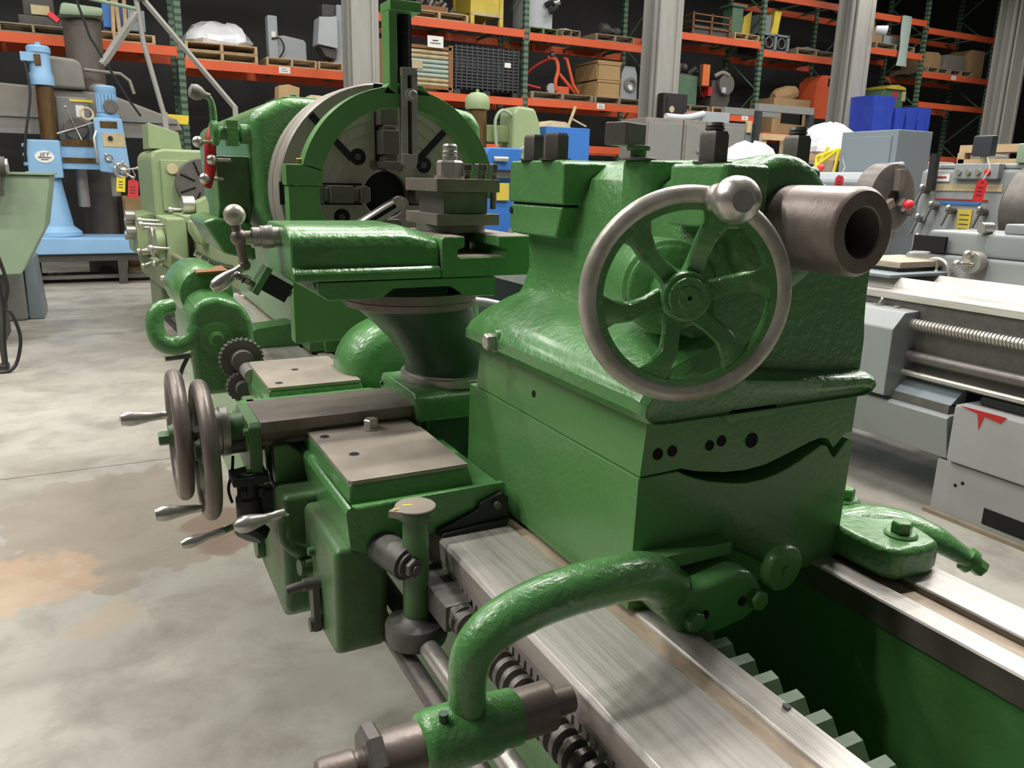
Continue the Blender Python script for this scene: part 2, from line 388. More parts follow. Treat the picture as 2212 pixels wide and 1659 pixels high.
MB().prism([(.637,.762),(.637,.7935),(.640,.797),(.683,.797),(.683,.762)],'y',Y0,Y1).build('inner_way','way',bed,bevel=.001)
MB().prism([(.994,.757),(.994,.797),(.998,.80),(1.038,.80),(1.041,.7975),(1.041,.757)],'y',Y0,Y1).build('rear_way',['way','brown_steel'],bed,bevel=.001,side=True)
MB().prism([(1.041,.757),(1.041,.792),(1.081,.792),(1.081,.757)],'y',Y0,Y1).build('rear_relief','way_tan',bed)
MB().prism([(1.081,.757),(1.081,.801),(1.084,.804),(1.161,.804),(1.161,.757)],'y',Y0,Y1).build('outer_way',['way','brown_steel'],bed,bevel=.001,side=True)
# rack under the front way, teeth pointing down
rk = MB(); rk.box(.470,.486,Y0,Y1,.7515,.762); p = .0182
for i in range(int((1.25-Y0)/p)):
    y = Y0+i*p
    rk.prism([(y+.0016,.752),(y+.0046,.733),(y+.0118,.733),(y+.0148,.752)],'x',.470,.486)
rk.build('gear_rack','way_side',bed,flat=True)
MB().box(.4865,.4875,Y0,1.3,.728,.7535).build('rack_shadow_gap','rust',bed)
# ratchet teeth inside the front shear, used by the tailstock pawl
rt = MB(); p = .043
for i in range(30):
    y = -.3+i*p
    rt.prism([(y,.715),(y,.752),(y+p-.020,.788),(y+p-.006,.791),(y+p-.001,.784),(y+p,.715)],'x',.664,.722)
rt.build('ratchet_rack','green_dull',bed,bevel=.0015)
# rods and screw along the front
ls = MB(); ls.thread((.450,.05,.726),(.450,1.10,.726),.0225,.008,.0225,n=20,duty=.42); ls.cyl((.450,1.10,.726),(.450,2.4,.726),.0145)
ls.build('lead_screw','dark_steel',LA)
MB().cyl((.415,-.2,.652),(.415,2.4,.652),.0165).build('feed_rod','steel',LA)
MB().cyl((.390,-.2,.616),(.390,2.4,.616),.0165).build('control_rod','dark_steel',LA)

# ------------------------------------------------------------------ tailstock
ts = MB()
smile = [(.700,1.004),(.712,.997),(.733,.988),(.76,.979),(.787,.973),(.81,.968),(.833,.965),(.852,.965),(.871,.966),(.895,.970),(.918,.976),(.94,.984),(.96,.993),(.975,.9995),(.984,1.004),(.992,1.004),(1.0,1.001),(1.012,.985),(1.02,.979),(1.042,1.004),(1.048,1.008),(1.059,1.001)]
ts.prism([(.627,.800),(.631,1.003)]+smile+[(1.055,.80),(1.0,.79),(.70,.79)],'y',.828,1.401)
ts_base = ts.build('tailstock','green_smooth',LA,bevel=.002)
TS = ts_base
up = MB()
low = [(.706,1.006),(.733,.998),(.787,.988),(.833,.985),(.871,.988),(.918,1.000),(.96,1.012),(.984,1.016),(1.0,1.013),(1.016,.995),(1.04,1.016),(1.056,1.016)]
up.prism([(.6335,1.004)]+low+[(1.058,1.11),(.641,1.088)],'y',.829,1.374)
up.build('tailstock_slide','green_smooth',TS,bevel=.002)
bd = MB()   # cast body: rolled skirt, web, gearcase and barrel
def skirt(y, e):
    pr = [(.640,1.086),(.622,1.090),(.612,1.104),(.612,1.122),(.624,1.142),(.650,1.162),(.690,1.180),(.735,1.196),(.757,1.205),(.79,1.150),(.95,1.128),(1.02,1.124),(1.055,1.122),(1.070,1.115),(1.074,1.104),(1.066,1.092),(1.05,1.086)]
    cx = .84; return [(cx+(x-cx)*(1-e*.12), y, 1.086+(z-1.086)*(1-e)) for x, z in pr]
bd.loft([skirt(.812,.75),skirt(.806,.5),skirt(.806,.25),skirt(.815,.08),skirt(.83,0),skirt(1.36,0),skirt(1.39,.15),skirt(1.40,.5)])
bd.build('skirt','green',TS,bevel=.004,seg=2,ang=60)
bw = MB()
def web(y, x0, x1, f=.03, zt=1.437): h = zt-1.437; return [(x0-f,y,1.10),(x0-f,y,1.17),(x0-f*.4,y,1.20),(x0,y,1.235),(x0-.003,y,1.30),(x0,y,1.365+h),(x0+.016,y,1.405+h),(x0+.05,y,1.430+h),(x0+.085,y,zt),(x1-.085,y,zt),(x1-.05,y,1.430+h),(x1-.016,y,1.405+h),(x1,y,1.365+h),(x1,y,1.30),(x1,y,1.235),(x1+f*.4,y,1.20),(x1+f,y,1.17),(x1+f,y,1.10)]
bw.loft([web(1.395,.762,.93,.03,1.430),web(1.385,.752,.938),web(1.10,.750,.945),web(1.02,.746,.965,.03,1.435),web(.96,.740,1.00,.02,1.43),web(.90,.732,1.05,.012,1.415),web(.848,.728,1.062,.008,1.39),web(.833,.745,1.050,.008,1.37)])
bw.build('body_web','green',TS,bevel=.012,seg=3,ang=60)
br = MB(); AX, AZ = .845, 1.347
br.rev([(.078,0),(.090,.006),(.0915,.015),(.0915,.50),(.088,.52),(.060,.524)],48,p0=(AX,.876,AZ),axis=(0,1,0))
br.rev([(.074,0),(.088,.003),(.095,.012),(.0975,.025),(.096,.05),(.0915,.09)],48,p0=(AX,.815,AZ),axis=(0,1,0))
br.build('barrel','green',TS,ang=50)
# clamp block of the barrel, split across
cb = MB()
cb.prism([(1.20,1.361),(1.405,1.361),(1.405,1.432),(1.398,1.437),(1.215,1.437),(1.20,1.43)],'x',.714,.85)
cb.prism([(1.205,1.3575),(1.405,1.3575),(1.405,1.318),(1.395,1.302),(1.225,1.302)],'x',.716,.80)
cb.build('clamp_block','green',TS,bevel=.007,seg=3)
MB().box(.722,.80,1.21,1.4,1.357,1.3615).build('split','hole',TS)
# boss for the quill lock and two ear bosses at the tail end
bo = MB(); bo.prism([(.728,1.0),(.74,.985),(.80,.985),(.80,1.062),(.74,1.062),(.728,1.045)],'z',1.27,1.4345)
bo.build('lock_boss','green',TS,bevel=.006,seg=3)
er = MB(); er.prism([(.700,.79),(.71,.782),(.79,.80),(.83,.87),(.80,.915),(.71,.905),(.70,.89)],'z',1.345,1.4275)
er.build('ear_boss','green',TS,bevel=.008,seg=3)
er = MB(); er.prism([(.885,.89),(1.00,.90),(1.01,.96),(.985,.985),(.90,.985)],'z',1.345,1.432)
er.build('ear_boss','green',TS,bevel=.012,seg=3)
def stud_nut(name, p, r, h, stud=0, spin=0, mt='dark_steel', par=TS):
    m = MB(); p = Vector(p); m.cyl(p, p+Vector((0,0,.003)), r*1.25, n=24); m.hexnut(p+Vector((0,0,.003)),(0,0,1),r,h,spin=spin)
    if stud: m.rev([(r*.62,0),(r*.62,stud*.2),(r*.53,stud*.27),(r*.62,stud*.36),(r*.62,stud*.55),(r*.53,stud*.62),(r*.62,stud*.7),(r*.56,stud)],18,p0=p+Vector((0,0,h)))
    return m.build(name, mt, par, ang=30)
stud_nut('clamp_nut',(.732,1.342,1.437),.0215,.043,0,.02); stud_nut('clamp_nut',(.732,1.262,1.437),.0235,.043,0,.16)
stud_nut('ear_nut',(.728,.842,1.4275),.0205,.038,.014,-.10); stud_nut('ear_nut',(.974,.935,1.432),.0225,.042,.016,-.2)
lk = MB(); lk.cyl((.738,1.022,1.434),(.738,1.022,1.438),.030,n=24,m=1); lk.cyl((.738,1.022,1.438),(.738,1.022,1.452),.012,n=20,m=1); lk.cyl((.738,1.022,1.448),(.738,1.022,1.456),.018,n=20,m=1)
lk.at((.722,1.035,1.4715),(0,0,28)); lk.box(-.034,.034,-.018,.018,-.0165,.0165,m=0)
lk.build('lock_head',['dark_steel','green'],TS,bevel=.0025)
# quill
q = MB(); q.frame((AX,.687,AZ),(0,1,0))
q.rev([(.031,.10),(.031,.002),(.033,0),(.051,0),(.056,.006),(.056,.30)],56); q.rev([(0,.098),(.031,.099)],40,m=1)
q.build('quill',['brown_steel','hole'],TS,ang=40)
# handwheel on an angled shaft
WC = Vector((.646,.776,1.264)); WN = Vector((-.375,-.927,.0)).normalized()
hw = MB(); hw.frame(WC, WN, (0,0,1))
hw.torus((0,0,0),(0,0,1),.1245,.0122,n=72,k=16,m=0)
hw.pipe((0,0,-.006),(0,0,.008),.117,.107,n=72,m=1)
for k in range(6):
    a = math.radians(-20-60*k); ca, sa = math.cos(a), math.sin(a); rings = []
    for r, z, w, t, sw in ((.018,-.016,.0150,.010,0),(.034,-.014,.0135,.009,.0),(.052,-.006,.0118,.0075,.004),(.073,.002,.0125,.007,.007),(.094,.002,.0150,.007,.003),(.113,-.001,.026,.007,0)):
        ring = []
        for u, vv in ((-1,-.4),(-.8,-1),(.8,-1),(1,-.4),(1,.5),(.75,1),(-.75,1),(-1,.5)):
            s = u*w+sw; ring.append((r*ca-s*sa, r*sa+s*ca, z+vv*t))
        rings.append(ring)
    hw.loft(rings, m=1)
hw.rev([(.0,-.03),(.030,-.03),(.032,-.005),(.0325,.004),(.0305,.008),(.0265,.009),(.0265,.0075),(.0255,.0075),(.0255,.0135),(.0245,.0150),(.0145,.0150),(.0145,.0165),(.0135,.0175),(.003,.0175),(.003,.010),(0,.010)],36,m=1)
for k in range(6):
    a = math.radians(60*k+10); hw.box(.0245*math.cos(a)-.002,.0245*math.cos(a)+.002,.0245*math.sin(a)-.002,.0245*math.sin(a)+.002,.013,.0157,m=1)
hw.build('handwheel',['wheel_rim','green'],TS,ang=42)
hd = MB(); a = math.radians(-13); hd.frame(WC+WN*.004+Vector((0,0,1))*.1235*math.cos(a)+WN.cross(Vector((0,0,1)))*.1235*math.sin(a), WN, (0,0,1))
hd.rev([(.0,-.012),(.014,-.012),(.016,.0),(.0185,.006),(.0185,.018),(.0168,.028),(.0162,.034),(.0190,.042),(.0245,.051),(.0275,.062),(.0270,.073),(.0225,.083),(.0130,.089),(.0125,.088),(0,.088)],28)
hd.build('wheel_handle','chrome',TS,ang=35)
fl_ = MB(); fl_.frame(WC-WN*.02, WN, (0,0,1))
fl_.rev([(.060,-.20),(.066,-.07),(.064,-.058),(.058,-.054),(.058,-.046),(.054,-.043),(.030,-.042),(.0255,-.03),(.0255,0)],40)
for k in range(4):
    a = math.radians(40+90*k); fl_.cyl((.044*math.cos(a),.044*math.sin(a),-.044),(.044*math.cos(a),.044*math.sin(a),-.038),.0065,n=12)
fl_.build('wheel_boss','green',TS,ang=40)
b = MB(); b.hexnut((.6125,1.255,1.118),(-1,0,0),.0155,.018,spin=.3); b.build('set_screw','steel',TS,ang=30)
MB().cyl((.640,1.255,1.120),(.612,1.255,1.118),.022,n=24).build('screw_boss','green',TS,bevel=.003)
for x, z, r in ((.662,1.035,.0085),(.687,1.036,.0082),(.755,1.035,.0078),(.777,1.039,.0082),(.836,1.032,.0115)):
    MB().cyl((x,.8275,z),(x,.832,z),r,n=20).build('hole','hole',TS)
MB().cyl((.6365,1.145,1.045),(.642,1.145,1.045),.0065,n=16).build('hole','hole',TS)
MB().cyl((.7142,1.398,1.345),(.72,1.398,1.345),.006,n=14).build('hole','hole',TS)
MB().prism([(.76,1.083),(.775,1.092),(.86,1.092),(.868,1.083),(.86,1.074),(.77,1.074)],'y',.812,.83).build('name_pad','green_smooth',TS,bevel=.002)
# clamp foot with swan-neck crank bracket
ft = MB()
ft.prism([(.795,.893),(.83,.893),(.83,.872),(.795,.872)],'x',.645,.785)
ft.build('guide_ledge','green_smooth',TS,bevel=.0015)
cbk = MB()
cbk.prism([(.632,.850),(.650,.862),(.70,.860),(.765,.868),(.790,.862),(.806,.842),(.822,.818),(.816,.800),(.78,.784),(.72,.776),(.685,.776),(.670,.787),(.650,.808),(.63,.83)],'y',.752,.826)
CB = cbk.build('crank_bracket','green',LA,bevel=.012,seg=3)
arm = MB(); arm.tube([(.690,.800,.828),(.660,.785,.850),(.622,.760,.884),(.572,.733,.915),(.515,.716,.930),(.455,.708,.935),(.400,.704,.931),(.352,.702,.918),(.324,.702,.893),(.317,.702,.858),(.317,.702,.815),(.317,.702,.785)],[.034,.034,.033,.031,.0295,.029,.028,.0265,.0245,.022,.021,.028],n=20,sub=5)
arm.build('swan_neck','green',CB,ang=80)
hb = MB(); hy, hz = .702, .792
hb.rev([(.026,0),(.033,.004),(.0365,.012),(.0365,.085),(.034,.095),(.0325,.118),(.030,.122),(.02,.122)],36,p0=(.258,hy,hz),axis=(1,0,.0))
hb.build('bearing_hub','green',CB,ang=42)
MB().cyl((.283,.690,hz+.032),(.283,.690,hz+.043),.0055,n=12).build('oil_plug','dark_green',CB)
sh = MB(); sh.cyl((.165,hy,hz),(.455,hy,hz),.0165,n=28); sh.rev([(.0,0),(.017,0),(.0195,.004),(.0195,.036),(.018,.040)],28,p0=(.146,hy,hz),axis=(1,0,0)); sh.box(.1455,.150,hy-.002,hy+.002,hz-.006,hz+.006)
sh.cyl((.204,hy,hz),(.262,hy,hz),.0275,n=32); sh.cyl((.379,hy,hz),(.424,hy,hz),.0295,n=32)
sh.build('crank_shaft','brown_steel',CB,bevel=.0012,ang=32)
cn = MB(); cn.frame((.196,hy,hz),(1,0,0),(0,0,1)); cn.loft([[(rr*math.cos(math.pi*i/4+.3),rr*math.sin(math.pi*i/4+.3),h) for i in range(8)] for rr,h in ((.036,0),(.040,.003),(.040,.015),(.037,.018))])
cn.build('lock_collar','dark_steel',CB,flat=True)
MB().cyl((.236,hy-.028,hz-.008),(.236,hy-.034,hz-.010),.005,n=12).build('grub_screw','steel',CB)
for x, z in ((.680,.815),(.796,.820)):
    b = MB(); b.hexnut((x,.753,z),(0,-1,0),.0158,.016,spin=.2); b.build('bracket_bolt','green_smooth',CB,bevel=.001)
for x, z in ((.704,.815),(.772,.820)): MB().cyl((x,.7512,z),(x,.757,z),.0075,n=16).build('hole','hole',CB)
# adjuster disc on a stem
d = MB(); d.cyl((.818,.82,.868),(.845,.760,.858),.0072,n=14); d.rev([(.034,0),(.036,.003),(.036,.014),(.034,.017),(.007,.017),(.006,.020),(0,.020)],36,p0=(.848,.765,.856),axis=(.05,-1,-.06))
d.build('adjuster_disc','green_smooth',LA,ang=35)
# clamp block on the rear way
rc = MB()
rc.prism([(1.045,.93),(1.045,.735),(1.060,.715),(1.12,.708),(1.155,.715),(1.172,.76),(1.176,.93)],'z',.801,.855)
RC = rc.build('rear_clamp','green',LA,bevel=.014,seg=3)
ra = MB(); ra.tube([(1.10,.865,.828),(1.15,.845,.834),(1.19,.805,.834),(1.22,.768,.824),(1.25,.743,.803),(1.270,.729,.788)],[.046,.048,.042,.034,.027,.022],n=18,sub=4,flat=.6)
ra.build('clamp_arm','green',RC,ang=70)
b = MB(); b.rev([(.022,0),(.022,.012),(.016,.016)],20,p0=(1.262,.733,.793),axis=(.5,-.62,-.5)); b.hexnut((1.270,.724,.786),(.5,-.62,-.5),.0150,.020); b.build('arm_bolt','green_smooth',RC,ang=32)
for x, y in ((1.115,.758),(1.150,.90)):
    b = MB(); b.rev([(.026,0),(.026,.003),(.022,.006)],24,p0=(x,y,.854)); b.hexnut((x,y,.859),(0,0,1),.0165,.019,spin=.4); b.build('clamp_bolt','green_smooth',RC,ang=32)
# ------------------------------------------------------------------ carriage: saddle, wings, cross slide
sd = MB()
for y0, y1 in ((1.18,1.55),(1.85,2.19)):
    sd.prism([(.385,.775),(.318,.800),(.312,.866),(.316,.874),(.322,.876),(.332,.868),(.60,.868),(.606,.858),(.606,.80),(.604,.7975),(.47,.801),(.385,.801)],'y',y0,y1)
sd.prism([(.30,.72),(.262,.76),(.250,.80),(.250,.890),(.56,.890),(.606,.88),(.606,.803),(.462,.803),(.455,.72)],'y',1.545,1.86)
sd.prism([(.318,.866),(.322,.876),(.60,.876),(.606,.866)],'y',1.18,1.192)
SA = sd.build('carriage','green',LA,bevel=.009,seg=3)
for y0, y1, x0, x1 in ((1.207,1.532,.326,.542),(1.866,2.166,.319,.543)):
    pd = MB(); a = (x0-.004,x1+.012,y0-.008,y1+.004); t = (x0,x1,y0,y1)
    pd.loft([[(a[0],a[2],.866),(a[1],a[2],.866),(a[1],a[3],.866),(a[0],a[3],.866)],[(t[0],t[2],.905),(t[1],t[2],.905),(t[1],t[3],.905),(t[0],t[3],.905)]])
    pd.build('wing_pad','green',SA,bevel=.006,seg=3)
    pl = MB(); pl.prism([(x0,y0+.006),(x0+.006,y0),(x1,y0),(x1,y1-.09),(x1-.006,y1-.08),(x1-.006,y1-.006),(x1-.012,y1),(x0+.008,y1),(x0,y1-.008)],'z',.903,.911)
    pl.build('wing_plate','plate',SA,bevel=.0012)
def sock(x, y, z, r=.008):
    m = MB(); m.pipe((x,y,z-.002),(x,y,z+.0007),r*1.25,r,n=20,m=0); m.cyl((x,y,z-.002),(x,y,z+.0003),r,n=20,m=1); m.build('socket_screw',['dark_steel','hole'],SA)
for x, y in ((.372,1.335),(.348,1.455),(.350,1.905),(.415,2.03)): sock(x,y,.911)
b = MB(); b.hexnut((.446,1.470,.911),(0,0,1),.0150,.018,washer=.003,spin=.05); b.build('plate_bolt','steel',SA,ang=30)
# way wiper
wp = MB(); wp.prism([(.470,.801),(.470,.812),(.545,.836),(.55,.848),(.592,.862),(.605,.85),(.606,.802)],'y',1.168,1.181)
wp.build('way_wiper','black',SA,bevel=.002)
MB().prism([(.472,.801),(.60,.801),(.603,.814),(.475,.806)],'y',1.160,1.169).build('wiper_felt','rubber',SA,bevel=.001)
b = MB(); b.cyl((.580,1.168,.842),(.580,1.160,.842),.0065,n=16); b.build('wiper_screw','dark_steel',SA)
# cross slide ways
cs = MB(); cs.prism([(1.500,.940),(1.500,.918),(1.522,.893),(1.522,.885),(1.645,.885),(1.645,.893),(1.664,.918),(1.664,.940)],'x',.237,.80)
CS = cs.build('cross_slide_way','slide',LA,bevel=.0012)
MB().box(.25,.61,1.535,1.73,.884,.8945).build('slide_seat','plate',CS)
eb = MB(); eb.prism([(1.50,.93),(1.515,.940),(1.655,.940),(1.68,.915),(1.68,.83),(1.50,.81)],'x',.214,.238); eb.build('end_bracket','green_dirty',CS,bevel=.004)
for y, z in ((1.515,.920),(1.665,.915),(1.51,.845)):
    b = MB(); b.hexnut((.214,y,z),(-1,0,0),.008,.008); b.build('bracket_bolt','green_smooth',CS)
# cross feed screw with graduated dial and two handwheels
CY, CZ = 1.585, .905
dl = MB(); dl.cyl((.083,CY,CZ),(.235,CY,CZ),.013,n=20,m=0); dl.cyl((.184,CY,CZ),(.216,CY,CZ),.034,n=28,m=2); dl.rev([(.046,0),(.050,.003),(.050,.010),(.047,.012),(.047,.018),(.050,.020),(.050,.034),(.047,.036)],36,m=1,p0=(.152,CY,CZ),axis=(1,0,0))
dl.build('feed_dial',['dark_steel','steel','green_dirty'],CS,ang=32)
b = MB(); b.hexnut((.122,CY,CZ),(1,0,0),.018,.018); b.build('dial_nut','dark_steel',CS)
def side_wheel(name, c, R, r, par, handle_ang, nh=.10):
    m = MB(); m.frame(c,(-1,0,0),(0,0,1)); m.torus((0,0,0),(0,0,1),R,r,n=64,k=14,m=0); m.pipe((0,0,-.006),(0,0,.006),R-r*.6,R-r*1.7,n=56,m=1)
    for k in range(5):
        a = math.radians(72*k+20); ca, sa = math.cos(a), math.sin(a)
        m.loft([[(rr*ca-u*w*sa, rr*sa+u*w*ca, z+v*.006) for u, v in ((-1,-1),(1,-1),(1,1),(-1,1))] for rr, z, w in ((.014,.004,.014),(R*.5,-.002,.010),(R-r,0,.014))],m=1)
    m.rev([(0,-.02),(.024,-.02),(.026,.006),(.020,.014),(.020,.018),(0,.018)],24,m=1)
    w = m.build(name,['brown_steel','green_dull'],par,ang=42)
    h = MB(); a = math.radians(handle_ang); p = Vector(c)+Vector((0,-math.sin(a)*-R,math.cos(a)*R))
    h.frame(p,(-1,0,0)); h.rev([(0,-.008),(.010,-.008),(.0105,.010),(.0085,.014),(.0085,.026),(.0100,.045),(.0150,.072),(.0155,.085),(.0120,.098),(0,.102)],20)
    h.build('crank_handle','chrome',par,ang=40)
    return w
side_wheel('cross_feed_wheel',(.097,CY,CZ+.004),.1135,.0150,CS,85)
b = MB(); b.hexnut((.082,CY,CZ),(-1,0,0),.0145,.022); b.cyl((.096,CY,CZ),(.078,CY,CZ),.019,n=20); b.build('wheel_nut','green_dirty',CS,ang=32)

# ------------------------------------------------------------------ apron
ap = MB()
ap.prism([(1.185,.80),(1.42,.80),(1.43,.60),(1.415,.575),(1.21,.590),(1.188,.61)],'x',.292,.385)
ap.prism([(1.41,.815),(1.52,.815),(1.545,.875),(1.84,.875),(1.84,.60),(1.80,.555),(1.45,.545),(1.415,.575)],'x',.252,.40)
AP = ap.build('apron','green_dirty',LA,bevel=.014,seg=3)
MB().prism([(.258,.79),(.312,.79),(.325,.80),(.325,.86),(.285,.89),(.258,.89)],'y',1.50,1.90).build('apron_neck','green_dirty',AP,bevel=.006)
side_wheel('carriage_wheel',(.139,1.560,.880),.123,.0155,AP,176)
MB().cyl((.145,1.560,.880),(.26,1.560,.880),.015).build('wheel_shaft','dark_steel',AP)
pm = MB(); pm.rev([(.024,0),(.028,.004),(.028,.05),(.024,.055),(.024,.085),(.028,.09),(.028,.105),(0,.105)],20,p0=(.212,1.52,.735)); pm.box(.178,.246,1.488,1.552,.820,.836); pm.rev([(.034,0),(.034,.02),(.026,.03)],20,p0=(.215,1.515,.728),axis=(-.5,-.5,-.7))
pm.box(.205,.26,1.50,1.54,.76,.80)
for dx in (-.02,.012): pm.box(.212+dx,.222+dx,1.486,1.492,.795,.812,m=0)
pm.build('oil_pump','black',AP,bevel=.002)
MB().tube([(.19,1.56,.86),(.185,1.55,.83),(.175,1.54,.80),(.18,1.54,.77)],.003,n=8,sub=4).build('oil_line','black',AP)
cv = MB(); cv.rev([(.046,0),(.046,.018),(.040,.026),(0,.026)],32,p0=(.252,1.70,.655),axis=(-1,0,0)); cv.cyl((.252,1.665,.615),(.236,1.665,.615),.034,n=24); cv.build('apron_cover','green_dirty',AP,bevel=.002)
# levers: a bulb-ended knob on a bent arm, a straight lever, a short dark crank
lv = MB(); lv.frame((.247,1.385,.796),(-1,.02,-.13)); lv.rev([(0,-.006),(.009,-.006),(.0095,.010),(.0080,.016),(.0090,.030),(.0150,.054),(.0165,.066),(.0135,.078),(.006,.086),(0,.086)],20); lv.build('lever_knob','chrome',AP,ang=40)
la = MB(); la.tube([(.250,1.385,.795),(.246,1.385,.772),(.246,1.385,.750),(.256,1.385,.730),(.276,1.385,.715),(.30,1.385,.705)],[.0105,.0095,.008,.009,.014,.013],n=12,sub=4); la.cyl((.30,1.372,.688),(.270,1.368,.690),.0155,n=18); la.build('lever_arm','green_dirty',AP,ang=60)
l2 = MB(); l2.tube([(.155,1.50,.730),(.20,1.50,.745),(.26,1.52,.752)],[.006,.007,.009],n=10,sub=3,m=1); l2.frame((.158,1.50,.731),(-.98,-.02,-.17)); l2.rev([(0,0),(.0075,0),(.0080,.02),(.0070,.025),(.0110,.055),(.0120,.068),(.007,.080),(0,.081)],16,m=0); l2.build('feed_lever',['chrome','green_dirty'],AP,ang=40)
l3 = MB(); l3.cyl((.300,1.30,.688),(.262,1.30,.690),.0115,n=16); l3.cyl((.264,1.30,.690),(.232,1.30,.686),.0085,n=16); l3.cyl((.232,1.30,.686),(.2315,1.30,.686),.005,n=10); l3.prism([(1.284,.60),(1.30,.592),(1.316,.60),(1.312,.69),(1.288,.69)],'x',.276,.288); l3.cyl((.292,1.30,.607),(.270,1.30,.607),.013,n=16); l3.build('half_nut_lever','cast',AP,bevel=.0015)
for y, z in ((1.335,.735),(1.36,.70)): MB().cyl((.294,y,z),(.280,y,z),.008,n=14).build('plug','green_dirty',AP,bevel=.002)
hn = MB(); hn.box(.425,.478,1.03,1.18,.70,.748); hn.prism([(1.0,.742),(1.03,.705),(1.06,.705),(1.06,.748)],'x',.432,.47); hn.build('dark_cover_box','cast',AP,bevel=.006)  # dark box added to hide the lit lead screw below the way
# thread dial on a post
td = MB(); TX, TY = .412, 1.125
td.rev([(.022,.0),(.0215,.16),(.0215,.205),(.030,.212),(.0335,.214),(.0335,.226),(.032,.2285),(0,.2285)],32,m=0,p0=(TX,TY,.655))
td.rev([(.040,0),(.0505,.004),(.053,.012),(.053,.032),(.049,.039),(.030,.042),(.0215,.050)],36,m=1,p0=(TX,TY,.640))
td.cyl((.372,1.185,.795),(.395,1.118,.788),.0285,n=28,m=2); td.cyl((.386,1.145,.79),(.3975,1.110,.788),.0225,n=24,m=1)
TD = td.build('thread_dial',['green_dirty','cast','cast'],AP,bevel=0,ang=36)
b = MB(); b.hexnut((.3975,1.111,.788),(.30,-.95,-.03),.0165,.013,washer=.002); b.cyl((.401,1.098,.787),(.403,1.092,.787),.008,n=14); b.build('dial_nut','dark_steel',AP,ang=30)
fc = MB(); fc.rev([(.0335,0),(.0335,.002),(.0325,.003),(0,.003)],36,p0=(TX,TY,.8835)); fc.prism([(TX-.047,TY-.004),(TX-.028,TY-.018),(TX-.028,TY+.012)],'z',.874,.8855); fc.build('dial_face','plate',AP)
fm = MB(); fm.at((TX-.010,TY+.004,.8868),(0,0,-18)); fm.box(-.010,.006,-.002,.002,-.0003,.0003); fm.at((TX-.032,TY-.004,.8868),(0,0,15)); fm.box(-.007,.004,-.0015,.0015,-.0003,.0003); fm.build('dial_mark','yellow_tag',AP)

# ------------------------------------------------------------------ tool column, compound rest, tool post
cb_ = MB(); cb_.prism([(1.480,.938),(1.487,.958),(1.505,.965),(1.710,.965),(1.722,.953),(1.722,.905),(1.480,.905)],'x',.547,.86)
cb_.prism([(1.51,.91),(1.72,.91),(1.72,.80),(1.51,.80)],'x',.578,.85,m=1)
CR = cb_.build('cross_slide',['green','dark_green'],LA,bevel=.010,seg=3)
b = MB(); b.hexnut((.547,1.705,.940),(-1,0,0),.006,.006); b.build('gib_screw','dark_green',CR)
rg = MB(); rg.rev([(.118,0),(.118,.016),(.112,.018),(.112,.022)],48,p0=(.684,1.612,.965)); rg.build('swivel_ring','steel',CR,ang=40)
nk = MB(); rings = []
for t in (0,.06,.16,.3,.5,.7,.88,1):
    z = .985+t*(1.142-.985); cx = .690-t*.105; cy = 1.612-(t)*.005; rx = .112-.016*math.sin(math.pi*min(t*1.15,1))+.012*t; ry = rx*.95
    if t == 0: rx = ry = .112
    rings.append([(cx+rx*math.cos(2*math.pi*i/40), cy+ry*math.sin(2*math.pi*i/40), z) for i in range(40)])
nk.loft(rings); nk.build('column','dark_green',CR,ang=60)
sw = MB(); sw.rev([(.130,0),(.141,.004),(.1425,.016),(.141,.018),(.1425,.020),(.1425,.036)],56,p0=(.580,1.605,1.136)); sw.build('swivel_plate','brown_steel',CR,ang=30)
co = MB()
co.prism([(.352,1.185),(.352,1.207),(.722,1.207),(.722,1.166),(.65,1.170),(.62,1.190),(.50,1.190),(.475,1.172),(.37,1.172)],'y',1.474,1.74,m=0)
co.box(.470,.625,1.50,1.72,1.172,1.200,m=1)
co.prism([(.345,1.207),(.352,1.185),(.40,1.172),(.40,1.207)],'y',1.50,1.73,m=2)
CO = co.build('compound_rest',['green','black','cast'],LA,bevel=.003)
tp = MB()
pr = [(1.470,1.2085),(1.470,1.226),(1.476,1.230),(1.484,1.236),(1.484,1.268),(1.492,1.290),(1.512,1.304),(1.545,1.310),(1.70,1.310),(1.72,1.29),(1.72,1.2085)]
def sec(x, k=1.0, dz=0): return [(x, y if y < 1.478 else 1.478+(y-1.478)*k+(1-k)*.0, z-dz*max(0,(z-1.26)/.05)) for y, z in pr]
tp.loft([sec(.306),sec(.312),sec(.53),sec(.575,1,.012),sec(.600,1,.022)])
tp.build('top_slide','green',CO,bevel=.005,seg=3,ang=50)
tb = MB(); tb.prism([(.600,1.2085),(.600,1.284),(.604,1.288),(.649,1.288),(.649,1.269),(.634,1.264),(.634,1.247),(.742,1.247),(.742,1.264),(.725,1.269),(.725,1.288),(.80,1.288),(.80,1.2085)],'y',1.470,1.76)
tb.build('slot_block','green',CO,bevel=.0015)
for x0, x1 in ((.606,.6485),(.7255,.80)): MB().box(x0,x1,1.472,1.758,1.2875,1.2892).build('slot_strip','plate',CO)
MB().box(.6345,.7415,1.474,1.757,1.2465,1.2482).build('slot_floor','plate',CO)
bh = MB(); by, bz = 1.585, 1.284
bh.rev([(.013,-.02),(.013,-.005),(.0195,-.003),(.0195,.012),(.0225,.013),(.0225,.022),(.0235,.024),(.0235,.034),(.020,.036),(.020,.062)],28,m=0,p0=(.258,by,bz),axis=(1,0,0))
bh.ball((.232,by,bz),.0165,20,m=1); bh.ball((.226,by,bz+.042),.0205,24,m=2); bh.tube([(.230,by,bz),(.227,by,bz+.03)],[.010,.008],n=12,m=1)
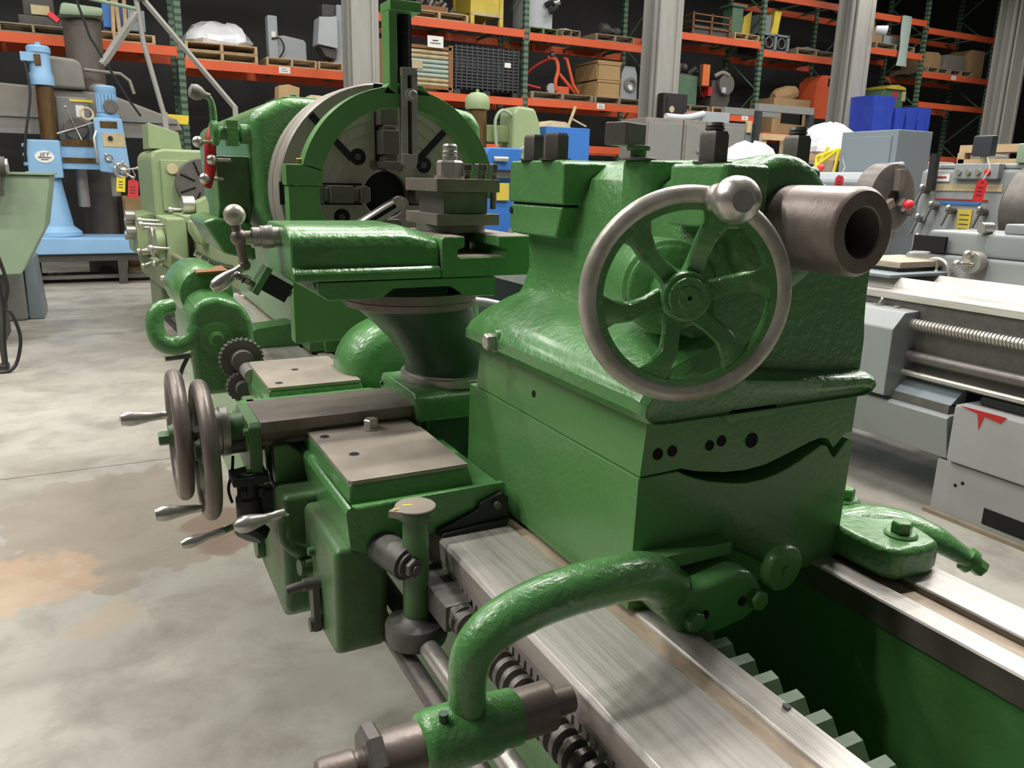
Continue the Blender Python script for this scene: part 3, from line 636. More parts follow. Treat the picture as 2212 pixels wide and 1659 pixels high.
bh.tube([(.233,by,bz),(.238,by,bz-.048)],[.011,.0085],n=12,m=1); bh.ball((.239,by,bz-.052),.0115,16,m=1)
bh.frame((.236,by,bz-.055),(-.80,-.12,-.52)); bh.rev([(0,0),(.009,0),(.0085,.012),(.0085,.018),(.0125,.034),(.0150,.050),(.0135,.064),(.007,.072),(0,.073)],20,m=3)
bh.build('ball_crank',['steel','brown_steel','wheel_rim','chrome'],CO,ang=36)
st = MB(); st.at((.268,1.565,1.205),(0,32,0)); st.box(-.002,.050,-.028,.028,-.018,.018,m=0); st.box(.0,.055,-.022,.022,-.004,.008,m=2); st.box(-.012,0,-.033,.033,-.030,.026,m=1); st.cyl((-.012,-.006,-.016),(-.045,-.006,-.016),.006,n=12,m=3); st.hexnut((-.022,-.006,-.016),(-1,0,0),.010,.012,m=3); st.ball((-.045,-.006,-.016),.009,12,m=3)
st.build('slide_stop',['black','green','dark_steel','chrome'],CO,bevel=.001)
TP = thing('tool_post',None,None,(.693,1.648,1.289)); TP.parent = LA; TP.location = TP.location-Vector(LA.location)
MB().cyl((.693,1.648,1.289),(.693,1.648,1.306),.076,n=40).build('turret_base','dark_steel',TP,bevel=.002)
MB().cyl((.693,1.648,1.248),(.693,1.648,1.29),.042,n=32).build('clamp_stud','dark_steel',TP)
MB().box(.622,.766,1.552,1.744,1.306,1.3295).build('lower_plate','brown_steel',TP,bevel=.0015)
MB().box(.646,.748,1.575,1.722,1.3295,1.375).build('core_block','dark_steel',TP,bevel=.002)
MB().box(.622,.766,1.552,1.744,1.375,1.4015).build('upper_plate','brown_steel',TP,bevel=.0015)
n_ = MB(); n_.cyl((.688,1.642,1.4015),(.688,1.642,1.408),.034,n=32); n_.hexnut((.688,1.642,1.408),(0,0,1),.029,.032,spin=.5); n_.rev([(.0165,0),(.0165,.010),(.0145,.012),(.0165,.014),(.0165,.018),(.0145,.020),(.0160,.023),(.0160,.030),(.013,.034),(0,.034)],24,p0=(.688,1.642,1.440)); n_.build('post_nut','steel',TP,ang=32)
for x, y in ((.730,1.63),(.738,1.59),(.752,1.60),(.762,1.568)):
    b = MB(); b.cyl((x-.004,y,1.34),(x-.004,y,1.412),.0065,n=14); b.cyl((x-.004,y,1.414),(x-.004,y,1.418),.008,n=14); b.hexnut((x-.004,y,1.420),(0,0,1),.010,.014); b.build('tool_bolt','dark_steel',TP,ang=30)

# ------------------------------------------------------------------ follow rest with its three slotted jaws
FR = MB(); fx, fz, fy0, fy1 = .835, 1.352, 2.365, 2.425
def arcp(r, a0, a1, n): return [(fx+r*math.cos(math.radians(a0+(a1-a0)*i/n)), fz+r*math.sin(math.radians(a0+(a1-a0)*i/n))) for i in range(n+1)]
up_ = arcp(.312,2,165,40)+[(.485,1.433),(.485,1.374),(.585,1.374)]+arcp(.252,175,2,40)
v = []; n = len(up_)
def ringquads(mb, outer, inner, y0, y1, m=None):
    rings = [[(o[0],y0,o[1]),(o[0],y1,o[1]),(i[0],y1,i[1]),(i[0],y0,i[1])] for o, i in zip(outer, inner)]; mb.loft(rings, m)
ringquads(FR, arcp(.312,-2,166,44), arcp(.252,-2,166,44), fy0, fy1)
FR.prism([(.485,1.433),(.548,1.433),(.596,1.42),(.588,1.374),(.485,1.374)],'y',fy0,fy1)
FR.prism([(.490,1.3725),(.582,1.3725)]+arcp(.256,178,292,26)+[(1.02,1.0),(1.05,.91),(.490,.91)],'y',fy0,fy1)
FR.box(.64,1.05,fy0,fy1,.80,.93)
FR = FR.build('follow_rest','green_smooth',LA,bevel=.003)
po = MB(); po.prism([(.797,1.655),(.797,1.875),(.823,1.875),(.823,1.64)],'y',2.36,2.43); po.box(.797,.893,2.345,2.44,1.868,1.897); po.box(.823,.835,2.40,2.44,1.64,1.87)
po.prism([(.775,1.640),(.797,1.672),(.9,1.672),(.935,1.640)],'y',fy0,fy1)
po.build('jaw_guide','green_smooth',FR,bevel=.003)
sc = MB(); sc.box(.826,.884,2.41,2.44,1.65,1.868); sc.thread((.858,2.398,1.68),(.858,2.398,1.865),.0165,.003,.0055,n=14); sc.cyl((.858,2.39,1.897),(.858,2.39,1.96),.011,n=14); sc.build('jaw_screw','black_gloss',FR)
def slotted(name, p0, p1, w, slot, par, y0, y1):
    p0, p1 = Vector(p0), Vector(p1); d = (p1-p0); L = d.length; d.normalize(); mb = MB()
    mb.frame((p0.x,y0,p0.y),(0,-1,0),(d.x,0,d.y)); h = y1-y0
    pts = [(-.0,-w)]+[(0,w)]+[(L-w+w*math.sin(math.pi*i/10), w*math.cos(math.pi*i/10)) for i in range(0,11)]
    s0, s1, sw_ = slot; inner = [(s0,-sw_),(s0,sw_),(s1,sw_),(s1,-sw_)]
    mb.box(0,s0,-w,w,-h,0); mb.box(s0,s1,-w,-sw_,-h,0); mb.box(s0,s1,sw_,w,-h,0)
    mb.prism([(s1,-w),(s1,w)]+[(L-w+w*math.sin(math.pi*i/12), w*math.cos(math.pi*i/12)) for i in range(0,13)],'z',-h,0); mb.box(s0,s1,-sw_,sw_,-h,-h*.6,m=1)
    return mb.build(name,['steel','black'],par,bevel=.0008)
slotted('upper_jaw',(.852,1.716),(.852,1.428),.0235,(.022,.245,.0062),FR,2.34,2.363)
b = MB(); b.cyl((.856,2.34,1.640),(.856,2.331,1.640),.0185,n=24); b.hexnut((.856,2.331,1.640),(0,-1,0),.0125,.013); b.build('jaw_bolt','steel',FR,ang=32)
slotted('side_jaw',(.640,1.225),(.835,1.338),.019,(.03,.19,.006),FR,2.34,2.363)
b = MB(); b.cyl((.829,2.34,1.334),(.829,2.335,1.334),.009,n=16); b.build('jaw_pin','steel',FR)
b = MB(); b.hexnut((.535,2.40,1.433),(0,0,1),.012,.014,washer=.003); b.build('hinge_bolt','brass',FR,ang=32)

# ------------------------------------------------------------------ chuck
ck = MB(); ck.frame((AX,2.56,AZ),(0,1,0))
ck.rev([(.075,.10),(.075,.002),(.078,0),(.340,0),(.3415,.002)],72,m=0,caps=False)
ck.rev([(.3415,.002),(.3445,.005),(.3465,.085),(.340,.092),(.340,.098),(.346,.10),(.346,.17),(.10,.172)],72,m=1,caps=False)
ck.rev([(0,.029),(.0752,.03)],36,m=2)
CK = ck.build('chuck',['iron','iron_edge','hole'],LA,ang=30)
for r in (.13,.165,.20,.235,.27,.30):
    m = MB(); m.pipe((AX,2.5595,AZ),(AX,2.561,AZ),r,r-.0012,n=72); m.build('scribe_line','iron_edge',CK)
def onface(a, r): return AX+r*math.cos(math.radians(a)), AZ+r*math.sin(math.radians(a))
def facebar(name, a, r0, r1, w, y0, y1, mt, par=CK, taper=0):
    m = MB(); m.frame((AX,y0,AZ),(0,-1,0),(math.cos(math.radians(a)),0,math.sin(math.radians(a)))); m.box(r0,r1,-w,w,-(y1-y0),0)
    return m.build(name, mt, par, bevel=.002 if mt!='hole' else 0)
for a in (135,45,-135,-45): facebar('face_slot',a,.155,.335,.011,2.5585,2.562,'hole')
for a in (180,90,0,270):
    facebar('jaw_slot',a,.08,.342,.034,2.5587,2.562,'hole')
    j = MB(); j.frame((AX,2.557,AZ),(0,-1,0),(math.cos(math.radians(a)),0,math.sin(math.radians(a))))
    j.prism([(.075,-.018),(.085,-.027),(.105,-.027),(.105,.027),(.085,.027),(.075,.018)],'z',-.01,.075); j.box(.105,.125,-.020,.020,-.01,.06); j.box(.125,.20,-.027,.027,-.01,.062); j.box(.20,.215,-.021,.021,-.01,.05); j.prism([(.215,-.03),(.29,-.03),(.31,-.015),(.31,.015),(.29,.03),(.215,.03)],'z',-.01,.045)
    j.build('chuck_jaw','dark_steel',CK,bevel=.003)
for a, r, rr in ((128,.148,.026),(36,.165,.026),(12,.205,.026),(206,.165,.026),(305,.17,.026),(235,.17,.026)):
    x, z = onface(a,r); m = MB(); m.cyl((x,2.5582,z),(x,2.562,z),rr,n=28,m=0); m.cyl((x,2.5578,z),(x,2.56,z),rr*.40,n=18,m=1); m.build('face_hole',['hole','motor_dark'],CK)
for a in (112,62):
    x, z = onface(a,.10); m = MB(); m.pipe((x,2.5575,z),(x,2.561,z),.0155,.013,n=24); m.cyl((x,2.558,z),(x,2.561,z),.013,n=24); m.box(x-.012,x+.012,2.5572,2.56,z-.0016,z+.0016); m.build('face_screw','dark_steel',CK)

# ------------------------------------------------------------------ headstock
hs = MB()
def hsec(x, z): return (x,z)
prof = [(.608,.80),(.608,1.02),(.575,1.10),(.505,1.20),(.470,1.30),(.462,1.56),(.474,1.60),(.545,1.640),(.60,1.652),(1.20,1.652),(1.27,1.642),(1.302,1.60),(1.308,1.50),(1.308,.80)]
hs.loft([[(.5*(x-.885)*2*.94+.885, 2.782, .80+(z-.80)*.985) for x, z in prof],[(x,2.815,z) for x, z in prof],[(x,4.25,z) for x, z in prof]])
HS = hs.build('headstock','green',LA,bevel=.028,seg=4,ang=55)
MB().prism([(.60,1.652),(.60,1.664),(1.20,1.664),(1.20,1.652)],'y',2.90,4.2).build('top_cover','green_smooth',HS,bevel=.004)
for x in (.64,.9,1.16):
    for y in (2.93,3.4,3.9):
        b = MB(); b.hexnut((x,y,1.664),(0,0,1),.012,.010); b.build('cover_bolt','green_smooth',HS)
pdn = MB(); pdn.prism([(.608,.80),(.608,1.06),(.64,1.075),(.86,1.06),(.86,.80)],'y',2.72,2.86); pdn.build('pedestal','green',HS,bevel=.010,seg=2)
MB().prism([(.66,.80),(.66,1.03),(.82,1.03),(.82,.80)],'y',2.700,2.73).build('pedestal_cover','green_smooth',HS,bevel=.004)
gb = MB(); gb.prism([(2.86,1.30),(2.86,1.46),(3.15,1.46),(3.15,1.18),(3.0,1.16)],'x',.36,.47); gb.build('change_gear_cover','green_dirty',HS,bevel=.008)
MB().prism([(.30,1.245),(.345,1.26),(.462,1.24),(.47,1.11),(.36,1.14)],'y',2.84,3.3).build('gear_cover_skirt','green',HS,bevel=.015,seg=3)
lh = MB(); lh.rev([(.030,0),(.042,.006),(.042,.022),(.030,.028),(.022,.03),(.022,.09),(.032,.095),(.032,.13)],24,p0=(.345,2.84,1.53),axis=(1,0,0)); lh.box(.395,.43,2.81,2.87,1.49,1.57)
lh.tube([(.36,2.84,1.545),(.358,2.83,1.60),(.352,2.82,1.63),(.335,2.81,1.643)],[.012,.011,.009,.009],n=12,sub=3)
lh.build('speed_lever','green',HS,ang=40)
k_ = MB(); k_.frame((.34,2.812,1.642),(-.92,-.1,.22)); k_.rev([(0,-.01),(.009,-.01),(.010,.005),(.020,.018),(.025,.034),(.020,.050),(0,.057)],20); k_.build('lever_knob','taupe',HS,ang=40)
rl = MB(); rl.tube([(.352,2.86,1.55),(.345,2.85,1.50),(.340,2.845,1.42),(.325,2.84,1.355)],[.010,.022,.022,.014],n=10,sub=3,flat=.5); rl.build('red_lever','red',HS,ang=60)
for x, z in ((.305,1.50),(.345,1.445),(.318,1.385)):
    b = MB(); b.ball((x,2.83,z),.018,16); b.cyl((x,2.83,z),(x+.06,2.85,z),.006,n=10); b.build('lever_ball','chrome',HS,ang=60)
for y in (2.95,3.15,3.35):
    b = MB(); b.tube([(.32,y,1.10),(.39,y,1.06),(.46,y,1.04)],[.013,.008,.008],n=10,sub=2); b.build('shift_handle','chrome',HS,ang=60)

# ------------------------------------------------------------------ feed gearbox in front of the headstock
gx = MB()
gx.prism([(.195,.79),(.188,.96),(.196,1.03),(.22,1.062),(.27,1.072),(.33,1.05),(.36,1.0),(.37,.79)],'y',2.30,2.78)
GB = gx.build('feed_gearbox','green',LA,bevel=.022,seg=3)
gm = MB(); gm.rev([(.04,0),(.075,.012),(.085,.05),(.085,.28),(.06,.33)],32,p0=(.265,2.50,1.05),axis=(-.05,1,0)); gm.build('gearbox_dome','green',GB,ang=45)
MB().prism([(.235,1.118),(.32,1.122),(.32,1.128),(.235,1.124)],'y',2.44,2.58).build('index_plate','rust',GB)
hk = MB(); hk.tube([(.155,2.36,1.045),(.118,2.34,1.035),(.105,2.33,.995),(.115,2.32,.955),(.150,2.32,.938),(.195,2.32,.955),(.215,2.32,.99)],[.020,.022,.024,.026,.026,.024,.022],n=14,sub=4); hk.build('tumbler_bracket','green',GB,ang=60)
b = MB(); b.rev([(.045,0),(.045,.006),(.020,.008),(.020,.016),(.014,.018),(.014,.024),(0,.024)],28,p0=(.258,2.301,.955),axis=(0,-1,0)); b.build('shaft_cap','green_smooth',GB,ang=35)
gh = MB(); gh.cyl((.20,2.36,.900),(.125,2.35,.898),.0085,n=12); gh.build('gear_handle','dark_steel',GB)
MB().tube([(.185,2.36,.895),(.165,2.35,.86),(.155,2.35,.82),(.16,2.35,.79)],.006,n=8,sub=4).build('shift_rod','dark_steel',GB)
for k, (c, R) in enumerate((((.312,2.25,.905),.060),((.305,2.22,.835),.042))):
    g = MB(); g.frame(c,(0,-1,0)); N_ = 28 if k == 0 else 20
    pts = []
    for i in range(N_*2): rr = R if i%2 else R*.90; pts.append((rr*math.cos(math.pi*i/N_), rr*math.sin(math.pi*i/N_)))
    g.prism(pts,'z',0,.03); g.cyl((0,0,.03),(0,0,.06),R*.5,n=20); g.build('change_gear','cast',GB,flat=True)
g = MB(); g.cyl((.318,2.10,.885),(.318,2.3,.885),.020,n=18); g.build('gear_shaft','steel',GB)
# bracket straddling the front way
wb_ = MB(); wb_.prism([(.440,.760),(.440,.862),(.46,.872),(.54,.880),(.585,.885),(.62,.862),(.63,.800),(.462,.800),(.462,.760)],'y',2.86,2.98); wb_.build('carriage_stop','green',LA,bevel=.006,seg=2)
mo = MB(); mo.frame((.655,1.90,.900),(0,1,0),(1,0,0))
mo.rev([(0,-.015),(.09,-.010),(.120,.004),(.136,.035),(.140,.08),(.138,.14),(.11,.17),(0,.18)],40); mo.M = Matrix.Identity(4); mo.box(.56,.75,1.93,2.05,.80,.90); mo.build('traverse_motor','green',LA,ang=50)
MB().tube([(.72,2.0,1.03),(.80,1.9,1.09),(.92,1.8,1.08),(1.0,1.7,1.0)],.011,n=10,sub=5).build('motor_conduit','galvanised',LA)
# ================================================================== building columns
def post_mat():
    m = mat('rack_post',(.085,.17,.10),.55); nt = m.node_tree; N = nt.nodes; L = nt.links; b = N['Principled BSDF']
    g = N.new('ShaderNodeNewGeometry'); w = N.new('ShaderNodeTexWave'); w.bands_direction = 'Z'; w.inputs['Scale'].default_value = 3.2; L.new(g.outputs['Position'], w.inputs[0])
    r = N.new('ShaderNodeValToRGB'); r.color_ramp.elements[0].position = .55; r.color_ramp.elements[1].position = .62; r.color_ramp.elements[0].color = (.10,.185,.115,1); r.color_ramp.elements[1].color = (.035,.06,.045,1); L.new(w.outputs[0], r.inputs[0]); L.new(r.outputs[0], b.inputs['Base Color'])
post_mat()
for i, (x, w) in enumerate(((3.42,.40),(8.78,.48),(13.5,.48),(18.6,.48))):
    y0 = 11.75; d = .46; c = MB(); c.box(x,x+w,y0,y0+.05,0,FZ); c.box(x,x+w,y0+d,y0+d+.05,0,FZ); c.box(x+w*.40,x+w*.60,y0+.05,y0+d,0,FZ); c.box(x-.03,x+.06,y0+.10,y0+.16,0,FZ); c.box(x+w*.72,x+w*.80,y0-.03,y0,0,FZ)
    cc = struct('trim_%d'%(i+1), c, 'column_paint', ('first','second','third','fourth')[i]+' grey steel building column in front of the racks',bevel=.006)
    MB().box(x-.1,x+w+.1,y0-.1,y0+d+.15,0,.03).build('base_plate','column_paint',cc)
    if i == 1:
        bb = MB(); bb.box(x+.02,x+w+.06,y0-.20,y0-.03,2.36,2.92); bb.box(x+w*.2,x+w*.9,y0-.215,y0-.20,2.42,2.86); bb.build('junction_box','black',cc,bevel=.01)
        MB().cyl((x+.2,y0-.217,2.66),(x+.2,y0-.212,2.66),.055,n=16).build('box_label','cream_old',cc)
    if i == 2: MB().cyl((x+w,y0-.05,4.45),(x+w+.16,y0-.18,4.42),.07,.10,n=14).build('wall_lamp_cap','white_grey',cc)
# ================================================================== pallet racking
RK = thing('pallet_rack','orange beamed green pallet rack along the dark far wall','rack',(8,13.5,0))
UX = [-4.4,-1.55,1.26,4.08,6.88,9.62,12.29,14.8,17.22,19.8]; RY0, RY1 = 13.0, 14.0
for x in UX:
    u = MB()
    for y in (RY0,RY1): u.box(x-.045,x+.045,y,y+.08,0,6.5)
    u.build('upright','rack_post',RK)
    br_ = MB(); z = .3; s = 0
    while z < 6.2:
        a, b2 = ((RY0+.04,z),(RY1+.04,z+.75)) if s%2 == 0 else ((RY1+.04,z),(RY0+.04,z+.75))
        br_.tube([(x,a[0],a[1]),(x,b2[0],b2[1])],.018,n=6); z += .75; s += 1
    br_.build('lacing','rack_green',RK,flat=True)
LEV = {0:(3.16,),1:(3.155,5.25),2:(3.005,5.3),3:(2.02,2.81,3.93),4:(2.06,2.825,3.90),5:(2.806,4.226),6:(2.50,4.09,5.16),7:(2.82,4.42,5.13),8:(2.2,3.40,4.06,5.0)}
for b_, zs in LEV.items():
    x0, x1 = UX[b_]+.047, UX[b_+1]-.047
    for z in zs:
        for y in (RY0-.005,RY1+.035):
            m = MB(); m.prism([(y,z-.125),(y,z),(y+.03,z),(y+.03,z-.03),(y+.052,z-.03),(y+.052,z-.125)],'x',x0,x1); m.box(x0,x0+.012,y-.003,y+.055,z-.16,z+.02); m.box(x1-.012,x1,y-.003,y+.055,z-.16,z+.02); m.build('beam','orange_beam',RK)
        for x in (x0+.4,(x0+x1)/2,x1-.4): MB().box(x-.03,x+.03,RY0+.05,RY1+.035,z-.06,z-.03).build('cross_bar','rack_green',RK)
for x, z in ((2.72,2.955),(8.47,2.775),(12.0,2.755),(18.4,4.0)):
    m = MB(); m.box(x-.085,x+.085,RY0-.008,RY0-.0055,z-.045,z+.045,m=0); m.box(x-.05,x+.05,RY0-.009,RY0-.0078,z-.02,z-.012,m=1); m.box(x-.05,x+.03,RY0-.009,RY0-.0078,z+.01,z+.018,m=1); m.build('beam_label',['paper','ink'],RK)

# ================================================================== pallets
def make_pallet(name, mt, w=1.0, d=1.04, nb=7, label=''):
    r = thing(name,label,'pallet')
    for x in (-w/2+.02,0,w/2-.02): MB().box(x-.02,x+.02,-d/2,d/2,.018,.105).build('stringer',mt,r)
    bw = d/(nb+.6)
    for i in range(nb):
        y = -d/2+bw*.5+i*(d-bw)/(nb-1); MB().box(-w/2,w/2,y-bw*.42,y+bw*.42,.105,.122).build('deck_board',mt,r)
    for y in (-d/2+.05,0,d/2-.05): MB().box(-w/2,w/2,y-.045,y+.045,0,.018).build('bottom_board',mt,r)
    return r
PAL = make_pallet('pallet','wood'); PALO = make_pallet('pallet','wood_old'); PALG = make_pallet('pallet','olive',.62,.8,5); used = set()
G_P = 'wooden pallets on the racks'
def pallet(x0, x1, z, label, kind=None, y=13.52):
    k = kind or PAL; w = .62 if k is PALG else 1.0; loc = ((x0+x1)/2,y,z+.001); sc = ((x1-x0)/w,1,1)
    if k.name not in used: used.add(k.name); k['label'] = label; k['group'] = G_P; return place(k,loc,0,sc)
    return dup(k,loc,0,label,G_P,sc)
pallet(-.10,.94,3.155,'wooden pallet under blue control boxes at the left of the rack')
pallet(-.95,-.15,3.155,'weathered pallet under dark machine parts near the left edge of the photo',PALO)
pallet(1.325,2.335,3.005,'lower of two stacked pallets below the plastic-wrapped load')
pallet(1.325,2.335,3.13,'upper of two stacked pallets directly under the plastic-wrapped load')
pallet(2.46,3.22,3.005,'pallet under the grey saw with a boxy arm')
pallet(3.24,4.0,3.005,'pallet under the tall white cabinet machine beside the first column')
pallet(4.74,5.78,3.93,'pallet on the upper beam loaded with a rusty parts tray')
pallet(7.0,8.30,2.825,'long weathered pallet under the orange hoist',PALO)
pallet(8.33,9.45,2.825,'weathered pallet under the two-tier wooden crate',PALO)
pallet(6.98,7.58,3.90,'small olive pallet under the white cabinet on the upper beam',PALG)
pallet(7.60,7.97,3.90,'narrow pallet holding a round metal plate',PALO)
pallet(8.30,9.15,3.90,'weathered pallet under the brown pump',PALO)
pallet(10.1,11.05,2.806,'weathered pallet under the green grinder',PALO)
pallet(11.13,12.03,2.806,'clean pallet under the dark machine with a round guard')
pallet(11.55,12.2,4.226,'pallet under the green post on the upper beam')
pallet(13.26,14.40,4.09,'weathered pallet with loose scrap on the right-hand upper beam',PALO)
pallet(15.6,16.9,4.42,'weathered pallet under cardboard and a grey box',PALO)
pallet(17.45,18.2,4.06,'weathered pallet under the first film-wrapped carton',PALO)
pallet(18.25,19.1,4.06,'weathered pallet under the second film-wrapped carton',PALO)
pallet(16.1,17.1,2.82,'weathered pallet under the green machine with a yellow cover',PALO)

# ================================================================== goods on the racks
def simple(name, label, cat, mb, mt, bevel=.0, **k): return tag(mb.build(name,mt,None,bevel=bevel,**k),label,cat)
PZ = .123
# left bay
t = thing('machine_parts','dark machine parts with a tan plate and red tag on left rack','parts',(-.45,13.4,3.279))
MB().box(-.72,-.2,13.2,13.8,3.279,3.42).build('bed_casting','motor_dark',t,bevel=.02); MB().box(-.66,-.28,13.3,13.7,3.42,3.78).build('frame_casting','motor_dark',t,bevel=.03); MB().box(-.56,-.34,13.25,13.30,3.44,3.56).build('plate','cream_old',t)
m = MB(); m.at((-.30,13.18,3.42),(0,40,0)); m.box(-.07,.07,-.004,.004,-.035,.035); m.build('red_tag','bright_red',t); MB().torus((-.2,13.2,3.38),(0,1,.4),.07,.012,n=20,k=8).build('ring','dark_steel',t)
simple('lumber_stack','short stack of weathered boards at the left edge of the rack','lumber',MB().box(-1.35,-.98,13.15,13.9,3.156,3.20).box(-1.35,-.98,13.15,13.9,3.21,3.25).box(-1.35,-.98,13.15,13.9,3.26,3.30).box(-1.2,-1.1,13.2,13.8,3.19,3.27),'wood_old')
t = thing('control_cabinet','blue-grey control boxes with bare wooden poles on left pallet','cabinet',(.5,13.5,3.279))
MB().box(.30,.80,13.25,13.8,3.36,3.68).build('box','blue',t,bevel=.015); MB().box(.62,.84,13.2,13.4,3.34,3.62).build('side_box','blue_grey',t,bevel=.01); MB().box(.30,.80,13.3,13.75,3.279,3.36).build('stand','motor_dark',t)
for x, a in ((.42,.05),(.50,-.03),(.58,.02)): MB().tube([(x,13.2,3.285),(x+a,13.22,4.2)],.028,n=8).build('pole','wood',t)
# plastic-wrapped load
t = thing('wrapped_load','machine shrouded in clear plastic film on two stacked pallets','wrapped load',(1.8,13.5,3.254)); w = MB(); rings = []
for z, sx, sy, jx in ((3.258,.47,.45,0),(3.30,.50,.48,0),(3.40,.46,.44,.0),(3.50,.38,.36,.02),(3.57,.26,.26,.05),(3.60,.12,.12,.06)):
    rings.append([(1.83+jx+sx*(1+.10*math.sin(i*2.3+z*9)*(z>3.27))*math.copysign(abs(math.cos(2*math.pi*i/20))**.55,math.cos(2*math.pi*i/20)), 13.52+sy*(1+.08*math.sin(i*1.7+z*7)*(z>3.27))*math.copysign(abs(math.sin(2*math.pi*i/20))**.55,math.sin(2*math.pi*i/20)), z+.02*math.sin(i*1.9)*(z>3.27)) for i in range(20)])
w.loft(rings); w.build('film','plastic_film',t,ang=25)
# grey saw
t = thing('grey_saw','light grey power saw with upright switch post on the rack','machine',(2.85,13.5,3.128))
MB().prism([(2.68,3.129),(3.14,3.129),(3.14,3.42),(3.10,3.46),(2.80,3.50),(2.68,3.48)],'y',13.3,13.75).build('body','light_grey',t,bevel=.02); MB().box(2.55,2.70,13.25,13.45,3.129,3.76).build('switch_post','light_grey',t,bevel=.02)
MB().box(2.60,2.66,13.24,13.25,3.45,3.53).build('switch_plate','paper',t); MB().tube([(2.60,13.24,3.42),(2.72,13.23,3.44),(2.78,13.24,3.30),(2.70,13.26,3.15)],.012,n=6,sub=4).build('cable','black',t)
t = thing('cabinet_machine','tall white-grey cabinet machine beside the first column','machine',(3.6,13.5,3.128))
MB().prism([(3.56,3.129),(4.02,3.129),(4.02,4.02),(3.62,4.02),(3.62,3.86),(3.50,3.82),(3.50,3.62),(3.56,3.60)],'y',13.25,13.7).build('column','light_grey',t,bevel=.01); MB().prism([(3.28,3.40),(3.60,3.36),(3.60,3.82),(3.32,3.80)],'y',13.15,13.5).build('door','white_grey',t,bevel=.01); MB().prism([(3.32,3.38),(3.60,3.34),(3.58,3.20),(3.42,3.24)],'y',13.2,13.5).build('chute','motor_dark',t); MB().box(3.40,3.62,13.3,13.6,3.82,4.02).build('motor','motor_dark',t,bevel=.03); MB().box(3.58,4.0,13.3,13.65,3.13,3.17).build('foot','black',t)
# corrugated bin
t = thing('steel_bin','old corrugated steel bin in flaking cream and aqua paint','bin',(4.9,13.5,2.811)); zb = 2.90
for i in range(8):
    z = zb+.03+i*.072; mt = 'aqua_old' if i in (2,3,4,5) else 'cream_old'
    MB().tube([(4.36,13.10,z),(5.46,13.10,z)],.034,n=8).build('rib',mt,t,ang=80)
MB().box(4.34,5.48,13.12,13.9,zb,zb+.60).build('box','cream_old',t)
for x in (4.28,5.49): MB().box(x-.04,x+.04,13.06,13.16,2.812,3.56).build('post','rust',t); MB().box(x-.04,x+.04,13.84,13.94,2.812,3.56).build('post','rust',t)
MB().box(4.30,5.50,13.06,13.10,3.48,3.53).build('top_rail','rust',t); MB().box(4.30,5.50,13.06,13.10,2.86,2.90).build('bottom_rail','rust',t)
MB().box(4.80,4.98,13.055,13.07,3.16,3.28).build('plate','cream_old',t)
m = MB(); m.box(5.06,5.34,13.03,13.035,3.50,3.68,m=0); m.box(5.15,5.25,13.028,13.031,3.60,3.62,m=1); m.box(5.11,5.29,13.028,13.031,3.56,3.575,m=1); m.build('paper_sign',['paper','ink'],t)
# black collapsible bin
t = thing('plastic_bin','black slatted collapsible plastic bulk bin','bin',(6.2,13.5,2.811)); x0, x1 = 5.56, 6.80
MB().box(x0+.02,x1-.02,13.14,13.96,2.90,2.94).build('floor_panel','plastic_dark',t)
for z in [2.93+i*.052 for i in range(13)]:
    MB().box(x0,x1,13.08,13.11,z,z+.026).build('slat','plastic_dark',t); MB().box(x0,x0+.03,13.11,13.97,z,z+.026).build('slat','plastic_dark',t); MB().box(x0,x1,13.97,14.0,z,z+.026).build('slat','plastic_dark',t)
for i in range(13): x = x0+.02+i*(x1-x0-.06)/12; MB().box(x,x+.022,13.075,13.12,2.90,3.60).build('rib','plastic_dark',t)
for x in (x0+.06,(x0+x1)/2,x1-.06): MB().box(x-.06,x+.06,13.1,13.95,2.811,2.90).build('foot','plastic_dark',t)
MB().box(6.50,6.62,13.068,13.076,3.30,3.38).build('bin_label','paper',t)
# upper beam goods
t = thing('parts_tray','rusty steel tray heaped with metal parts on upper beam','tray',(5.2,13.5,4.053)); MB().box(4.90,5.50,13.2,13.8,4.054,4.17).build('tray','rust',t,bevel=.01)
for i in range(7): MB().cyl((4.95+.08*i,13.3+.05*(i%3),4.17),(5.0+.08*i,13.25,4.24+.03*(i%2)),.03,n=10).build('part',random.choice(['steel','dark_steel','galvanised']),t)
simple('pipe_fittings','loose dark fittings beside the rusty parts tray','fittings',MB().cyl((5.56,13.3,4.10),(5.72,13.35,4.12),.045,n=12).cyl((5.6,13.5,4.10),(5.7,13.45,4.20),.04,n=12).box(5.52,5.76,13.2,13.6,4.054,4.10),'dark_steel')
t = thing('yellow_stand','worn yellow steel hopper on legs on the upper beam','stand',(6.15,13.5,3.931))
for x in (5.88,6.42):
    for y in (13.1,13.8): MB().box(x-.035,x+.035,y-.035,y+.035,3.932,4.75).build('leg','yellow_old',t)
MB().box(5.86,6.44,13.08,13.84,4.12,4.70).build('hopper','yellow_old',t,bevel=.02); MB().box(5.86,6.44,13.06,13.10,4.08,4.13).build('rail','cream_old',t)
